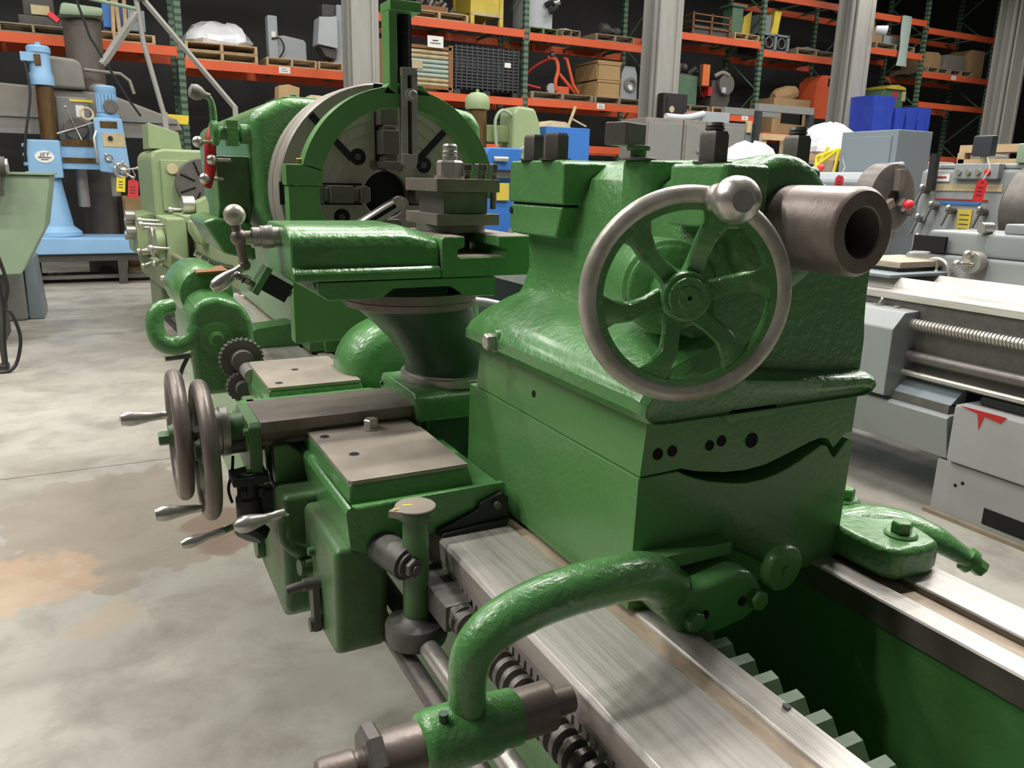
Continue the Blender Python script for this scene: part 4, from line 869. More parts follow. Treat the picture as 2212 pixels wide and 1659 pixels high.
# orange hoist
t = thing('orange_hoist','orange folding engine hoist with curved legs on the rack','hoist',(7.5,13.5,2.948)); zh = 2.95
MB().tube([(7.62,13.2,zh+.06),(7.60,13.2,zh+.22),(7.66,13.22,zh+.42),(7.62,13.25,zh+.60),(7.48,13.3,zh+.62)],.036,n=8,sub=4).build('mast','orange_beam',t,ang=60)
MB().tube([(8.10,13.2,zh+.04),(7.98,13.2,zh+.18),(7.82,13.2,zh+.62),(7.76,13.2,zh+.62)],.03,n=8).build('leg','orange_beam',t,ang=60); MB().tube([(8.05,13.25,zh+.06),(7.70,13.25,zh+.36)],.032,n=8).build('leg','orange_beam',t,ang=60)
MB().tube([(7.55,13.3,zh+.62),(7.25,13.4,zh+.45),(7.08,13.5,zh+.2),(7.4,13.4,zh+.1)],.026,n=8,sub=4).build('boom','red',t,ang=60); MB().box(7.62,7.90,13.2,13.5,zh,zh+.14).build('base','orange_beam',t,bevel=.01)
MB().cyl((7.52,13.19,zh+.09),(7.52,13.24,zh+.09),.09,n=20).build('wheel','galvanised',t); MB().cyl((7.50,13.25,zh+.66),(7.58,13.25,zh+.68),.05,n=12).build('hinge','dark_steel',t)
# two tier crate
t = thing('wooden_crate','two-tier planked wooden crate on the middle beam','crate',(8.65,13.5,2.948))
for k in range(2):
    z0 = 2.95+k*.31
    for i in range(9): x = 8.46+i*.053; MB().box(x,x+.050,13.10,13.125,z0,z0+.28).build('plank','crate_wood',t)
    for i in range(9): y = 13.13+i*.085; MB().box(8.435,8.455,y,y+.081,z0,z0+.28).build('plank','crate_wood',t)
    MB().box(8.46,8.93,13.13,13.88,z0,z0+.27).build('core','crate_wood',t)
    MB().box(8.43,8.945,13.085,13.10,z0+.262,z0+.302).build('batten','crate_wood',t); MB().box(8.43,8.945,13.085,13.10,z0-.0,z0+.03).build('batten','crate_wood',t)
MB().box(8.42,8.95,13.08,13.92,3.552,3.585).build('lid','crate_wood',t)
t = thing('grey_cabinet','narrow light grey cabinet with a coiled hose on its front','cabinet',(9.2,13.5,2.948)); MB().prism([(9.02,2.949),(9.42,2.949),(9.40,3.40),(9.34,3.55),(9.10,3.55),(9.04,3.40)],'y',13.2,13.7).build('body','light_grey',t,bevel=.01); MB().torus((9.24,13.18,3.22),(0,1,0),.12,.018,n=24,k=8).torus((9.25,13.17,3.21),(0,1,0),.10,.016,n=24,k=8).build('hose','taupe',t); MB().cyl((9.24,13.19,3.16),(9.24,13.2,3.16),.06,n=18).build('gauge','paper',t)
# white cabinet on the upper beam
t = thing('white_cabinet','white machine cabinet with black clamp head on the upper beam','machine',(7.2,13.5,4.023)); MB().box(6.98,7.50,13.2,13.75,4.024,5.0).build('body','white_grey',t,bevel=.015); MB().tube([(7.34,13.18,4.40),(7.42,13.1,4.44),(7.48,13.05,4.36),(7.36,13.08,4.28)],.05,n=8,sub=3).build('clamp_head','black',t); MB().cyl((7.44,13.1,4.42),(7.54,13.02,4.46),.055,n=14).build('chuck_nose','chrome',t)
simple('round_plate','round bare metal plate lying on a narrow pallet','plate',MB().cyl((7.785,13.3,4.024),(7.785,13.3,4.06),.16,n=24),'steel',bevel=.004)
t = thing('brown_pump','brown cast iron pump lying on the upper beam','pump',(8.75,13.4,4.023)); MB().rev([(.05,0),(.10,.02),(.11,.14),(.08,.22),(.05,.24),(.05,.34),(.08,.36),(.08,.44)],16,p0=(8.56,13.3,4.165),axis=(1,.1,-.06)).build('casing','motor_dark',t,ang=35); MB().box(8.55,8.95,13.2,13.4,4.0265,4.05).build('foot','motor_dark',t)
# green grinder with orange box, dark machine
t = thing('green_grinder','green pedestal grinder with an orange control box','grinder',(10.6,13.5,2.929))
MB().box(10.30,10.88,13.2,13.7,2.93,3.50).build('body','rack_green',t,bevel=.02); MB().box(10.36,10.80,13.3,13.6,3.50,3.54).build('deck','motor_dark',t); MB().box(10.92,11.10,13.12,13.24,3.32,3.72).build('control_box','orange',t,bevel=.008)
m = MB(); m.cyl((10.5,13.4,3.54),(10.56,13.4,3.72),.07,n=12); m.ball((10.62,13.35,3.66),.08,12); m.cyl((10.75,13.35,3.56),(10.86,13.25,3.66),.05,n=12); m.build('spindle_head','motor_dark',t,ang=50); MB().tube([(10.9,13.15,3.7),(10.84,13.1,3.5),(10.88,13.1,3.2),(11.0,13.12,3.1)],.018,n=8,sub=4).build('cable','black',t); MB().tube([(10.94,13.3,3.56),(10.88,13.25,3.6)],.03,n=8).build('arm','motor_dark',t)
t = thing('dark_machine','dark greasy machine with a round belt guard on clean pallet','machine',(11.5,13.5,2.929)); MB().prism([(11.24,2.93),(11.70,2.93),(11.76,3.10),(11.74,3.42),(11.60,3.50),(11.24,3.46)],'y',13.2,13.7).build('body','motor_dark',t,bevel=.04,seg=2); MB().cyl((11.55,13.1,3.38),(11.55,13.22,3.38),.20,n=28).build('belt_guard','cast',t,bevel=.02); MB().tube([(11.25,13.15,3.52),(11.42,13.12,3.60),(11.58,13.1,3.55)],.04,n=8,sub=3).build('arm','taupe',t); MB().box(11.42,11.52,13.09,13.12,3.22,3.32).build('plate','white_grey',t); MB().box(11.16,11.26,13.2,13.5,3.15,3.32).build('switch_box','red',t)
# wire basket, green post
t = thing('wire_basket','rusty wire basket of scrap on the upper beam','basket',(11.1,13.5,4.227))
for x in (10.58,11.04,11.50): MB().box(x-.015,x+.015,13.1,13.13,4.227,4.64).build('post','rust',t)
for z in (4.24,4.36,4.48,4.60): MB().box(10.57,11.52,13.1,13.12,z,z+.02).build('wire','rust',t); MB().box(10.57,10.59,13.1,13.9,z,z+.02).build('wire','rust',t)
MB().box(10.60,11.48,13.14,13.86,4.23,4.42).build('scrap','motor_dark',t)
t = thing('green_post','square green steel post with a flanged top','post',(11.75,13.4,4.349)); MB().box(11.62,11.90,13.2,13.48,4.35,4.86).build('shaft','rack_green',t,bevel=.005); MB().box(11.56,11.96,13.15,13.53,4.86,4.90).build('flange','rack_green',t)
simple('yellow_sheet','yellow angled sheet panel leaning beside the green post','panel',MB().prism([(11.98,4.35),(12.20,4.35),(12.22,4.85),(12.02,4.72)],'y',13.3,13.34),'yellow_old')
# right hand bays
t = thing('steel_crate','grey steel crate with two round openings on upper beam','crate',(12.8,13.5,4.091)); m = MB()
for x in (12.40,12.75,13.10): m.box(x-.03,x+.03,13.1,13.16,4.091,4.42)
m.box(12.37,13.13,13.1,13.16,4.40,4.44); m.box(12.37,13.13,13.1,13.16,4.091,4.13); m.build('frame','blue_grey',t); MB().box(12.38,13.12,13.17,13.8,4.10,4.42).build('inside','black',t); 
for x in (12.575,12.925): MB().torus((x,13.12,4.27),(0,1,0),.10,.02,n=20,k=8).build('ring','dark_steel',t)
MB().box(12.37,12.66,13.2,13.6,4.44,4.80).build('box','blue_grey',t)
simple('yellow_duct','bent yellow duct standing on the grey steel crate','duct',MB().prism([(12.72,4.441),(12.92,4.441),(12.94,4.62),(12.98,4.92),(12.80,4.92),(12.78,4.64)],'y',13.25,13.4),'yellow')
simple('scrap_heap','low heap of loose grey scrap on weathered pallet','scrap',MB().prism([(13.35,4.2155),(14.3,4.2155),(14.1,4.27),(13.75,4.30),(13.5,4.26)],'y',13.2,13.8).cyl((13.5,13.25,4.255),(13.9,13.35,4.275),.03,n=8),'taupe')
t = thing('cardboard_crate','brown cardboard crate with a wrapped bundle on top','box',(13.4,13.5,2.501)); m = MB(); m.box(12.86,13.10,13.1,13.8,2.501,3.22); m.box(13.10,13.92,13.14,13.8,2.501,3.22); m.box(13.72,13.92,13.1,13.14,2.501,3.22); m.box(13.10,13.72,13.1,13.14,3.06,3.22); m.box(13.10,13.72,13.1,13.14,2.501,2.70); m.build('carton','cardboard',t); MB().box(13.12,13.70,13.135,13.139,2.72,3.05).build('opening','hole',t); m = MB(); m.at((13.42,13.4,3.32),(0,-14,0)); m.rev([(.10,-.32),(.17,-.2),(.18,.1),(.14,.3)],12,axis=(1,0,0),p0=(0,0,0.001)); m.build('bundle','cardboard',t,flat=True)
t = thing('orange_cabinet','tall bright orange cabinet beside the third column','cabinet',(14.3,13.4,2.501)); MB().prism([(14.02,2.86),(14.62,2.86),(14.62,3.76),(14.22,3.76),(14.05,3.62)],'y',13.1,13.6).build('body','orange_beam',t,bevel=.01); MB().box(14.02,14.62,13.1,13.6,2.501,2.86).build('base','black',t); MB().box(14.38,14.60,13.09,13.1,3.54,3.70).build('display','black_gloss',t)
t = thing('cardboard_box','open cardboard boxes at the second right-hand bay','box',(15.8,13.4,4.542)); MB().box(15.66,16.02,13.2,13.6,4.543,4.78).build('carton','cardboard',t); MB().box(15.64,15.76,13.2,13.5,4.78,5.02).build('flap','cardboard',t)
simple('grey_carton','long pale grey carton beside the cardboard boxes','box',MB().box(16.08,16.90,13.2,13.6,4.543,4.76),'light_grey',bevel=.02)
t = thing('green_tank_machine','dark green machine with yellow cover beyond blue wrapped bins','machine',(16.6,13.5,2.943)); MB().prism([(16.2,2.944),(17.05,2.944),(17.0,3.55),(16.85,3.66),(16.4,3.66),(16.22,3.5)],'y',13.2,13.8).build('body','rack_green',t,bevel=.03); MB().prism([(16.36,3.64),(17.0,3.64),(16.95,3.70),(16.7,3.74),(16.4,3.71)],'y',13.15,13.8).build('cover','yellow_old',t); MB().box(16.62,16.76,13.19,13.2,3.48,3.58).build('tag','bright_red',t); MB().box(16.92,17.04,13.18,13.2,3.40,3.62).build('plate','cream_old',t)
for i, (x0, x1, lab) in enumerate(((17.5,18.16,'brown carton in clear film, first of the wrapped pair by the right wall column'),(18.26,19.05,'grey carton in clear film with a red mark at the far right'))):
    simple('wrapped_carton',lab,'box',MB().prism([(x0,4.183),(x1,4.183),(x1-.03,4.50),(x1-.15,4.56),(x0+.06,4.54)],'y',13.2,13.8),'cardboard' if i == 0 else 'taupe',bevel=.02)
simple('tall_carton','tall plain cardboard carton at the far right of the rack','box',MB().box(19.25,19.74,13.2,13.8,4.061,4.72),'cardboard',bevel=.005)
m = MB(); rings = []
for z, s in ((5.135,1),(4.9,1),(4.6,.9),(4.25,1.1),(4.10,1.3)): rings.append([(16.45+s*(.14+.03*math.sin(i*2+z*3))*math.cos(2*math.pi*i/12), 12.955+s*.025*math.sin(2*math.pi*i/12), z) for i in range(12)])
m.loft(rings); m.box(16.32,16.58,12.95,13.03,5.131,5.15)
simple('blue_cloth','crumpled pale blue cloth hanging over the rack beam','cloth',m,'aqua_old',ang=80)
# blue wrapped bins standing on the floor in front of the rack
for i, (x0, x1, z1, lab) in enumerate(((13.60,14.20,3.17,'tall royal blue film-wrapped bin behind the grey control cabinet'),(14.25,14.55,2.97,'shorter blue wrapped bin next to the tall one'),(14.60,14.90,3.0,'middle blue wrapped bin in the low row'),(14.95,15.32,3.01,'widest low blue wrapped bin at the end of row'))):
    m = MB(); y0, y1 = 11.2, 11.9; rings = []
    for z in (0,.4,.8,1.2,1.6,2.0,2.4,2.8,z1): 
        q = [(x0,y0),((x0+x1)/2,y0),(x1,y0),(x1,y1),(x0,y1)]; rings.append([(x+.02*math.sin(z*5+k*2+i), y+.02*math.cos(z*4+k), z if z < z1 else z1+.02*math.sin(k*3)) for k, (x, y) in enumerate(q)])
    m.loft(rings); o = m.build('wrapped_bin','blue_deep',None,ang=20); tag(o,lab,'bin','blue wrapped bins by the rack')
# ================================================================== machines standing behind the lathe
def bar(name, p0, p1, r, mt, par, n=10, r1=None): return MB().tube([p0,p1],[r,r if r1 is None else r1],n=n).build(name,mt,par,ang=60)
def chrome_lever(par, p0, p1, r=.014): m = MB(); m.tube([p0,p1],[r*.6,r],n=10); m.ball(p1,r*1.5,12); m.build('handle','chrome',par,ang=60)
# ---------- pale blue radial drill
BD = thing('blue_radial_drill','pale blue radial drill with a rusty column at the left','drill',(-.5,11.6,0))
t = thing('steel_table','low dark steel floor beams under the pale blue drill','table',(-.3,11.8,0))
MB().box(-.9,1.2,11.35,11.55,.30,.39).build('rail','motor_dark',t); MB().box(-.9,1.2,12.0,12.2,.30,.39).build('rail','motor_dark',t); MB().box(-.9,1.2,11.6,11.95,.05,.10).build('lower_rail','taupe',t)
for x in (-.8,.2,1.1): MB().box(x-.05,x+.05,11.35,12.2,0,.30).build('leg','motor_dark',t)
MB().prism([(-.77,.391),(.45,.391),(.40,.58),(-.74,.60)],'y',11.3,12.1).build('base','blue_pale',BD,bevel=.02)
MB().rev([(.29,.0),(.285,.05),(.20,.12),(.135,.55),(.12,.66),(.115,.75)],28,p0=(-.50,11.7,.60)).build('foot_column','blue_pale',BD,ang=40)
MB().cyl((-.47,11.7,1.30),(-.45,11.7,2.42),.098,n=28).build('column','rust_column',BD)
MB().box(-.72,-.35,11.52,11.88,1.31,1.76).build('arm_clamp','blue_pale',BD,bevel=.02)
for z in (1.36,1.47,1.58,1.69): MB().cyl((-.72,11.55,z),(-.75,11.53,z),.022,n=10).build('clamp_bolt','blue_pale',BD)
m = MB(); m.at((-.53,11.519,1.56),(90,0,0)); m.cyl((0,0,0),(0,0,.003),.001,n=4); pts = [(.105*math.cos(2*math.pi*i/28),.072*math.sin(2*math.pi*i/28)) for i in range(28)]; m.prism(pts,'z',0,.006); m.build('badge','paper',BD)
def text(name, s, loc, size, mt, par, rot=(90,0,0), ext=.001, sx=1.0, shear=0):
    c = bpy.data.curves.new(name,'FONT'); c.body = s; c.size = size; c.extrude = ext; c.align_x = 'CENTER'; c.align_y = 'CENTER'; c.shear = shear
    o = bpy.data.objects.new(name, c); COL.objects.link(o); dg = bpy.context.evaluated_depsgraph_get(); me = bpy.data.meshes.new_from_object(o.evaluated_get(dg)); bpy.data.objects.remove(o)
    o = bpy.data.objects.new(name, me); COL.objects.link(o); me.materials.clear(); me.materials.append(M[mt]); ORG[o.name] = Vector(loc); o.parent = par; o.location = Vector(loc)-ORG[par.name]; o.rotation_euler = [math.radians(a) for a in rot]; o.scale = (sx,1,1); return o
text('badge_lettering','JET',(-.53,11.511,1.585),.062,'ink',BD,sx=1.25,shear=.25)
MB().box(-.60,-.46,11.510,11.5125,1.545,1.556).build('badge_line','ink',BD); MB().box(-.57,-.49,11.510,11.5125,1.522,1.532).build('badge_line','ink',BD)
m = MB(); m.rev([(.135,0),(.135,.10),(.115,.16),(.115,.36),(.13,.37),(.13,.43),(.11,.45),(.03,.46),(.03,.49)],24,p0=(-.47,11.7,2.40)); m.box(-.66,-.50,11.58,11.75,2.66,2.76); m.build('top_motor','blue_pale',BD,ang=38)
MB().box(-.52,-.45,11.565,11.585,2.62,2.74).build('plate','rust_column',BD); MB().tube([(-.62,11.6,2.66),(-.60,11.55,2.3),(-.70,11.5,1.8),(-.74,11.5,1.5)],.016,n=6,sub=4).build('cable','black',BD)
MB().prism([(-.36,1.42),(-.36,1.74),(.12,1.72),(.12,1.42)],'y',11.6,11.8).build('arm','blue_pale',BD,bevel=.01); MB().box(-.34,.10,11.58,11.60,1.70,1.78).build('arm_way','rust_column',BD); MB().box(-.34,.10,11.58,11.60,1.50,1.56).build('arm_way','rust_column',BD)
MB().prism([(.06,1.40),(.38,1.36),(.40,1.46),(.36,2.04),(.04,2.04)],'y',11.35,11.75).build('drill_head','blue_pale',BD,bevel=.02)
m = MB(); m.rev([(.13,0),(.13,.05),(.115,.06),(.115,.30),(.12,.31),(.12,.37),(.10,.39)],24,p0=(.21,11.55,2.04)); m.build('head_motor','blue_pale',BD,ang=38)
for a in range(-60,61,20): x = .21+.118*math.sin(math.radians(a)); y = 11.55-.118*math.cos(math.radians(a)); MB().box(x-.012,x+.012,y-.012,y+.012,2.11,2.33).build('motor_fin','blue_pale',BD)
MB().cyl((.25,11.43,2.18),(.25,11.38,2.18),.085,n=20).build('motor_cap','cast',BD,bevel=.01)
MB().box(.11,.30,11.345,11.352,1.92,2.0).build('name_plate','rust_column',BD); MB().box(.12,.37,11.343,11.352,1.70,1.86).build('dial_plate','cream_old',BD); MB().cyl((.21,11.343,1.80),(.21,11.32,1.80),.028,n=14).build('dial_knob','black',BD); MB().cyl((.17,11.343,1.56),(.17,11.33,1.56),.045,n=18).build('sight_glass','dark_steel',BD); MB().cyl((.17,11.331,1.56),(.17,11.328,1.56),.028,n=18).build('glass','paper',BD)
m = MB(); m.torus((.30,11.28,1.42),(.3,-1,0),.08,.022,n=24,k=8); m.ball((.32,11.25,1.42),.05,14); m.build('capstan','chrome',BD,ang=60)
for dx, dz in ((-.20,.30),(.14,-.14),(.22,.05),(.02,.16)): chrome_lever(BD,(.30,11.26,1.42),(.30+dx*.8,11.20,1.42+dz*.6))
MB().tube([(.06,11.33,1.88),(.03,11.3,1.80),(.04,11.3,1.50)],.014,n=8).build('depth_rod','chrome',BD); MB().torus((-.02,11.4,2.08),(.3,-1,.2),.07,.015,n=20,k=8).build('hand_ring','cream_old',BD)
MB().cyl((.22,11.5,1.10),(.22,11.5,1.38),.055,n=16).build('spindle','steel',BD)
def tagobj(label, x, y, z, w, h, mt, rz=0, txt=''):
    m = MB(); m.at((0,0,0),(0,6,rz)); m.prism([(-w/2,-h),(w/2,-h),(w/2,-.02),(w/2-.02,0),(-w/2+.02,0),(-w/2,-.02)],'y',-.003,.003,m=0); m.cyl((0,-.004,-.02),(0,.004,-.02),.008,n=8,m=1)
    for k in range(3): m.box(-w*.28,w*.22,-.0042,-.0034,-h*(.42+.17*k),-h*(.36+.17*k),m=1)
    m.tube([(0,0,-.01),(.02,-.01,.06),(-.01,0,.12)],.003,n=5,m=2)
    o = m.build('hang_tag',[mt,'ink','paper'],None,flat=True); o.location = Vector((x,y,z-h)); return tag(o,label,'tag','hanging tags on the machines')
tagobj('yellow hang tag on the pale blue drill handle',.275,11.262,1.355,.10,.20,'yellow_tag'); tagobj('red hang tag beside the yellow one below the pale blue drill',.405,11.20,1.30,.12,.22,'red_tag',10)
# ---------- big grey radial drill behind it
GD = thing('grey_radial_drill','big grey radial drill with long tapering arm behind the blue drill','drill',(.05,12.45,0))
MB().rev([(.225,0),(.225,3.30),(.25,3.31)],28,p0=(.03,12.55,0)).build('column','column_dark',GD,ang=40); MB().prism([(-.22,3.30),(.28,3.33),(.30,3.44),(-.18,3.46)],'y',12.2,12.75).build('column_cap','mint',GD,bevel=.04)
MB().prism([(-1.6,1.86),(-1.6,2.46),(-.62,2.42),(-.2,2.40),(.25,2.38),(1.05,2.10),(1.12,1.96),(.2,1.80),(-.4,1.84)],'y',12.0,12.3).build('arm','taupe',GD,bevel=.03); MB().box(-1.6,1.05,11.97,12.02,2.04,2.10).build('arm_way','machine_grey',GD); MB().box(-1.6,.9,11.97,12.02,1.84,1.90).build('arm_way','machine_grey',GD)
MB().prism([(-.42,2.40),(-.40,2.78),(-.08,2.76),(-.02,2.70),(.0,2.40)],'y',11.9,12.3).build('head_cover','taupe',GD,bevel=.04,seg=3); MB().tube([(0,12.1,2.66),(.42,12.1,2.64),(.52,12.1,2.56),(.56,12.1,2.40)],.022,n=8).build('rail','taupe',GD,ang=60); MB().ball((.16,12.15,2.42),.15,16,sc=(1,1,.6)).build('dome','taupe',GD,ang=60)
MB().box(-.36,.02,11.8,12.0,1.60,2.30).build('head','machine_grey',GD,bevel=.03); MB().cyl((-.16,11.8,1.92),(-.16,11.72,1.92),.14,n=24).build('feed_wheel_hub','dark_steel',GD,bevel=.015)
for a in (20,110,200,290): chrome_lever(GD,(-.16,11.72,1.92),(-.16+.26*math.cos(math.radians(a)),11.66,1.92+.26*math.sin(math.radians(a))),.013)
MB().cyl((-.16,11.9,.95),(-.16,11.9,1.6),.07,n=16).build('spindle','steel',GD); MB().box(-.14,-.05,11.79,11.80,2.06,2.20).build('plate','paper',GD); MB().box(-.2,.06,11.79,11.80,2.24,2.27).build('yellow_strip','yellow',GD)
simple('yellow_tray','yellow sheet metal tray behind the tapering grey arm','tray',MB().prism([(.50,2.20),(.54,2.08),(1.22,2.06),(1.24,2.18)],'y',12.35,12.7).box(1.0,1.06,12.45,12.55,0,2.07),'yellow')
for i, y in enumerate((11.75,)):
    t = thing('drawer_cabinet','brown wooden drawer cabinet standing behind the blue drill base','cabinet',(.45,12.6,0)); MB().box(.30,.80,12.32,12.7,0,1.08).build('case','crate_wood',t)
    for k in range(4): MB().box(.32,.78,12.30,12.33,.14+k*.235,.34+k*.235).build('drawer','crate_wood',t,bevel=.006)
    MB().box(.80,1.0,12.34,12.7,0,1.0).build('steel_side','motor_dark',t)
# hoist braces at the upper left
t = thing('hoist_frame','grey steel hoist frame with diagonal braces at the upper left','hoist',(.75,11.0,0)); yb = 11.0
MB().tube([(.62,yb,3.42),(.66,yb,2.9),(.82,yb,2.1)],.030,n=8).build('mast','column_paint',t,ang=60); MB().tube([(.20,yb,2.62),(.62,yb,3.22)],.045,n=4).build('brace','column_paint',t,flat=True); MB().tube([(.66,yb,3.42),(1.66,yb,2.22)],.034,n=4).build('brace','column_paint',t,flat=True); MB().tube([(.12,yb,3.32),(.64,yb,3.26)],.022,n=8).build('top_tube','mint',t); MB().tube([(-.02,yb,3.36),(.10,yb,2.9),(.42,yb,2.28),(.56,yb,2.06)],.014,n=6).build('cable','black',t)
MB().box(.60,.72,yb-.05,yb+.05,3.36,3.8).build('head','column_paint',t); MB().box(.80,.86,yb-.03,yb+.03,0,2.12).build('post','column_paint',t); MB().box(1.63,1.69,yb-.03,yb+.03,0,2.24).build('post','column_paint',t)
# ---------- pale green tray machine and grey base at the left edge
t = thing('green_hopper_machine','pale green sheet metal hopper with dark motor at left edge','machine',(-.8,7.5,0)); MB().prism([(-1.5,1.36),(-.318,1.362),(-.40,.95),(-.60,.59),(-1.5,.58)],'y',7.4,8.3).build('hopper','mint',t,bevel=.012); MB().prism([(-1.5,1.362),(-.30,1.364),(-.30,1.38),(-1.5,1.38)],'y',7.38,8.32).build('rim','mint',t); MB().cyl((-1.1,7.3,1.42),(-.60,7.3,1.42),.075,n=20).build('motor','motor_dark',t,bevel=.01); MB().box(-1.0,-.64,7.25,7.36,1.20,1.36).build('motor_foot','motor_dark',t); MB().cyl((-.62,7.3,1.42),(-.585,7.3,1.42),.060,n=20).build('pulley','steel',t); MB().box(-1.4,-.8,7.5,8.2,0,.60).build('pedestal','motor_dark',t)
t = thing('grey_pedestal','slate grey machine pedestal with rounded shoulder at left edge','pedestal',(-.72,9.0,0)); MB().prism([(-1.1,0),(-.70,0),(-.70,.60),(-.74,.70),(-.82,.74),(-1.1,.74)],'y',8.75,9.4).build('rear_leg','machine_grey',t,bevel=.03); MB().prism([(-.70,0),(-.565,0),(-.60,.60),(-.69,.63)],'y',8.8,9.4).build('front_panel','blue_grey',t,bevel=.02); MB().box(-.74,-.70,8.85,8.9,.60,.85).build('stick','wood',t)
simple('black_cable','black cable looping down to the floor at the left edge','cable',MB().tube([(-.66,6.5,.86),(-.62,6.5,.62),(-.655,6.5,.46),(-.62,6.5,.42),(-.585,6.5,.25),(-.62,6.48,.08),(-.68,6.45,.012),(-.80,6.45,.012)],.012,n=8,sub=5).tube([(-.70,6.55,.9),(-.665,6.55,.5),(-.69,6.55,.2),(-.69,6.5,.012)],.010,n=8,sub=4),'black',ang=60)
simple('grey_hose_post','thin dark conduit post at the left edge of the photo','post',MB().box(-.73,-.70,6.6,6.63,0,.95).box(-.80,-.69,6.55,6.68,0,.03),'motor_dark')
# ---------- olive green lathe behind the headstock
L2 = thing('olive_lathe','pale olive green lathe with bright chrome handles behind the headstock','lathe'); o = L2
MB().prism([(-.02,.36),(-.05,.60),(.02,.62),(.70,.62),(.72,.36)],'y',-.6,3.4).build('chip_tray','olive_pale',o,bevel=.01); MB().box(.0,.68,-.58,3.38,.605,.63).build('tray_floor','motor_dark',o)
MB().box(.04,.66,2.45,3.3,0,.4).build('pedestal','olive_pale',o,bevel=.01); MB().box(.04,.66,-.5,.2,0,.4).build('pedestal','olive_pale',o,bevel=.01); MB().box(.02,.05,.2,2.45,0,.05).build('kick_plate','motor_dark',o)
MB().box(.16,.56,-.5,3.3,.62,.98).build('bed','olive_pale',o,bevel=.01); MB().box(.14,.58,-.5,2.5,.98,1.0).build('bed_ways','dark_steel',o)
hs_ = MB(); hs_.prism([(.02,.98),(.02,1.54),(.06,1.60),(.14,1.62),(.72,1.62),(.76,1.58),(.76,.98)],'y',2.3,3.3); hs_.build('headstock','olive_pale',o,bevel=.03,seg=3)
MB().prism([(.10,1.05),(.10,1.52),(.64,1.52),(.64,1.05)],'y',2.27,2.31).build('head_panel','olive_pale',o,bevel=.01); MB().prism([(.04,1.621),(.05,1.86),(.32,1.78),(.34,1.621)],'y',2.5,2.9).build('belt_guard','olive_pale',o,bevel=.01)
m = MB(); m.cyl((.45,2.16,1.30),(.45,2.28,1.30),.24,n=40); m.build('chuck','dark_steel',o,bevel=.008)
for a in range(0,360,45):
    ca, sa = math.cos(math.radians(a+20)), math.sin(math.radians(a+20)); m = MB(); m.tube([(.45+.08*ca,2.158,1.30+.08*sa),(.45+.22*ca,2.158,1.30+.22*sa)],.010,n=4); m.build('chuck_slot','hole',o,flat=True)
MB().cyl((.20,2.27,1.44),(.20,2.25,1.44),.05,n=18).build('sight_glass','cream_old',o)
MB().prism([(-.14,.62),(-.14,1.00),(-.02,1.02),(.12,1.02),(.12,.62)],'y',2.45,3.2).build('feed_box','olive_pale',o,bevel=.015)
for k, (y, z) in enumerate(((2.5,1.0),(2.6,.94),(2.5,.86),(2.7,.80))): MB().cyl((-.14,y,z),(-.22,y,z),.045,n=18).build('feed_knob','chrome',o,bevel=.006)
for y, z in ((2.35,.72),(2.2,.60),(1.4,.70),(1.0,.62)): chrome_lever(o,(.02,y,z),(-.14,y-.04,z-.05),.018)
MB().box(.08,.62,1.1,1.7,1.0,1.06).build('saddle','olive_pale',o,bevel=.01); MB().box(-.06,.10,1.1,1.7,.62,1.04).build('apron','olive_pale',o,bevel=.02); MB().cyl((-.06,1.25,.85),(-.14,1.25,.85),.11,n=28).build('apron_cover','olive_pale',o,bevel=.02)
m = MB(); m.torus((-.12,1.55,.82),(1,0,0),.12,.016,n=32,k=8); m.tube([(-.12,1.55,.70),(-.12,1.55,.94)],.012,n=8); m.tube([(-.12,1.43,.82),(-.12,1.67,.82)],.012,n=8); m.build('handwheel','chrome',o,ang=60)
for y, z, L_ in ((1.45,1.0,.16),(1.6,.93,.13),(1.2,.98,.18),(1.05,.80,.14),(1.7,.72,.16)): chrome_lever(o,(-.06,y,z),(-.06-L_,y-.02,z+.01),.017)
MB().prism([(.22,1.06),(.22,1.16),(.34,1.22),(.60,1.20),(.62,1.06)],'y',1.3,1.5).build('compound','olive_pale',o,bevel=.01); MB().cyl((.22,1.4,1.14),(.12,1.4,1.14),.075,n=24).build('dial','chrome',o,bevel=.008); chrome_lever(o,(.12,1.38,1.10),(.02,1.36,1.10),.016); MB().box(.36,.60,1.3,1.5,1.20,1.30).build('tool_post','dark_steel',o,bevel=.01)
MB().prism([(.30,1.0),(.30,1.12),(.36,1.30),(.50,1.32),(.54,1.0)],'y',-.4,-.05).build('tailstock','olive_pale',o,bevel=.03)
MB().tube([(-.02,-.5,.74),(-.02,2.4,.74)],.018,n=8).build('lead_screw','steel',o); MB().prism([(.10,.86),(.05,.96),(.05,1.04),(.30,1.06),(.30,.86)],'y',.55,.8).build('steady_arm','olive_pale',o,bevel=.02)
place(L2,(.62,6.05,0),4.2)
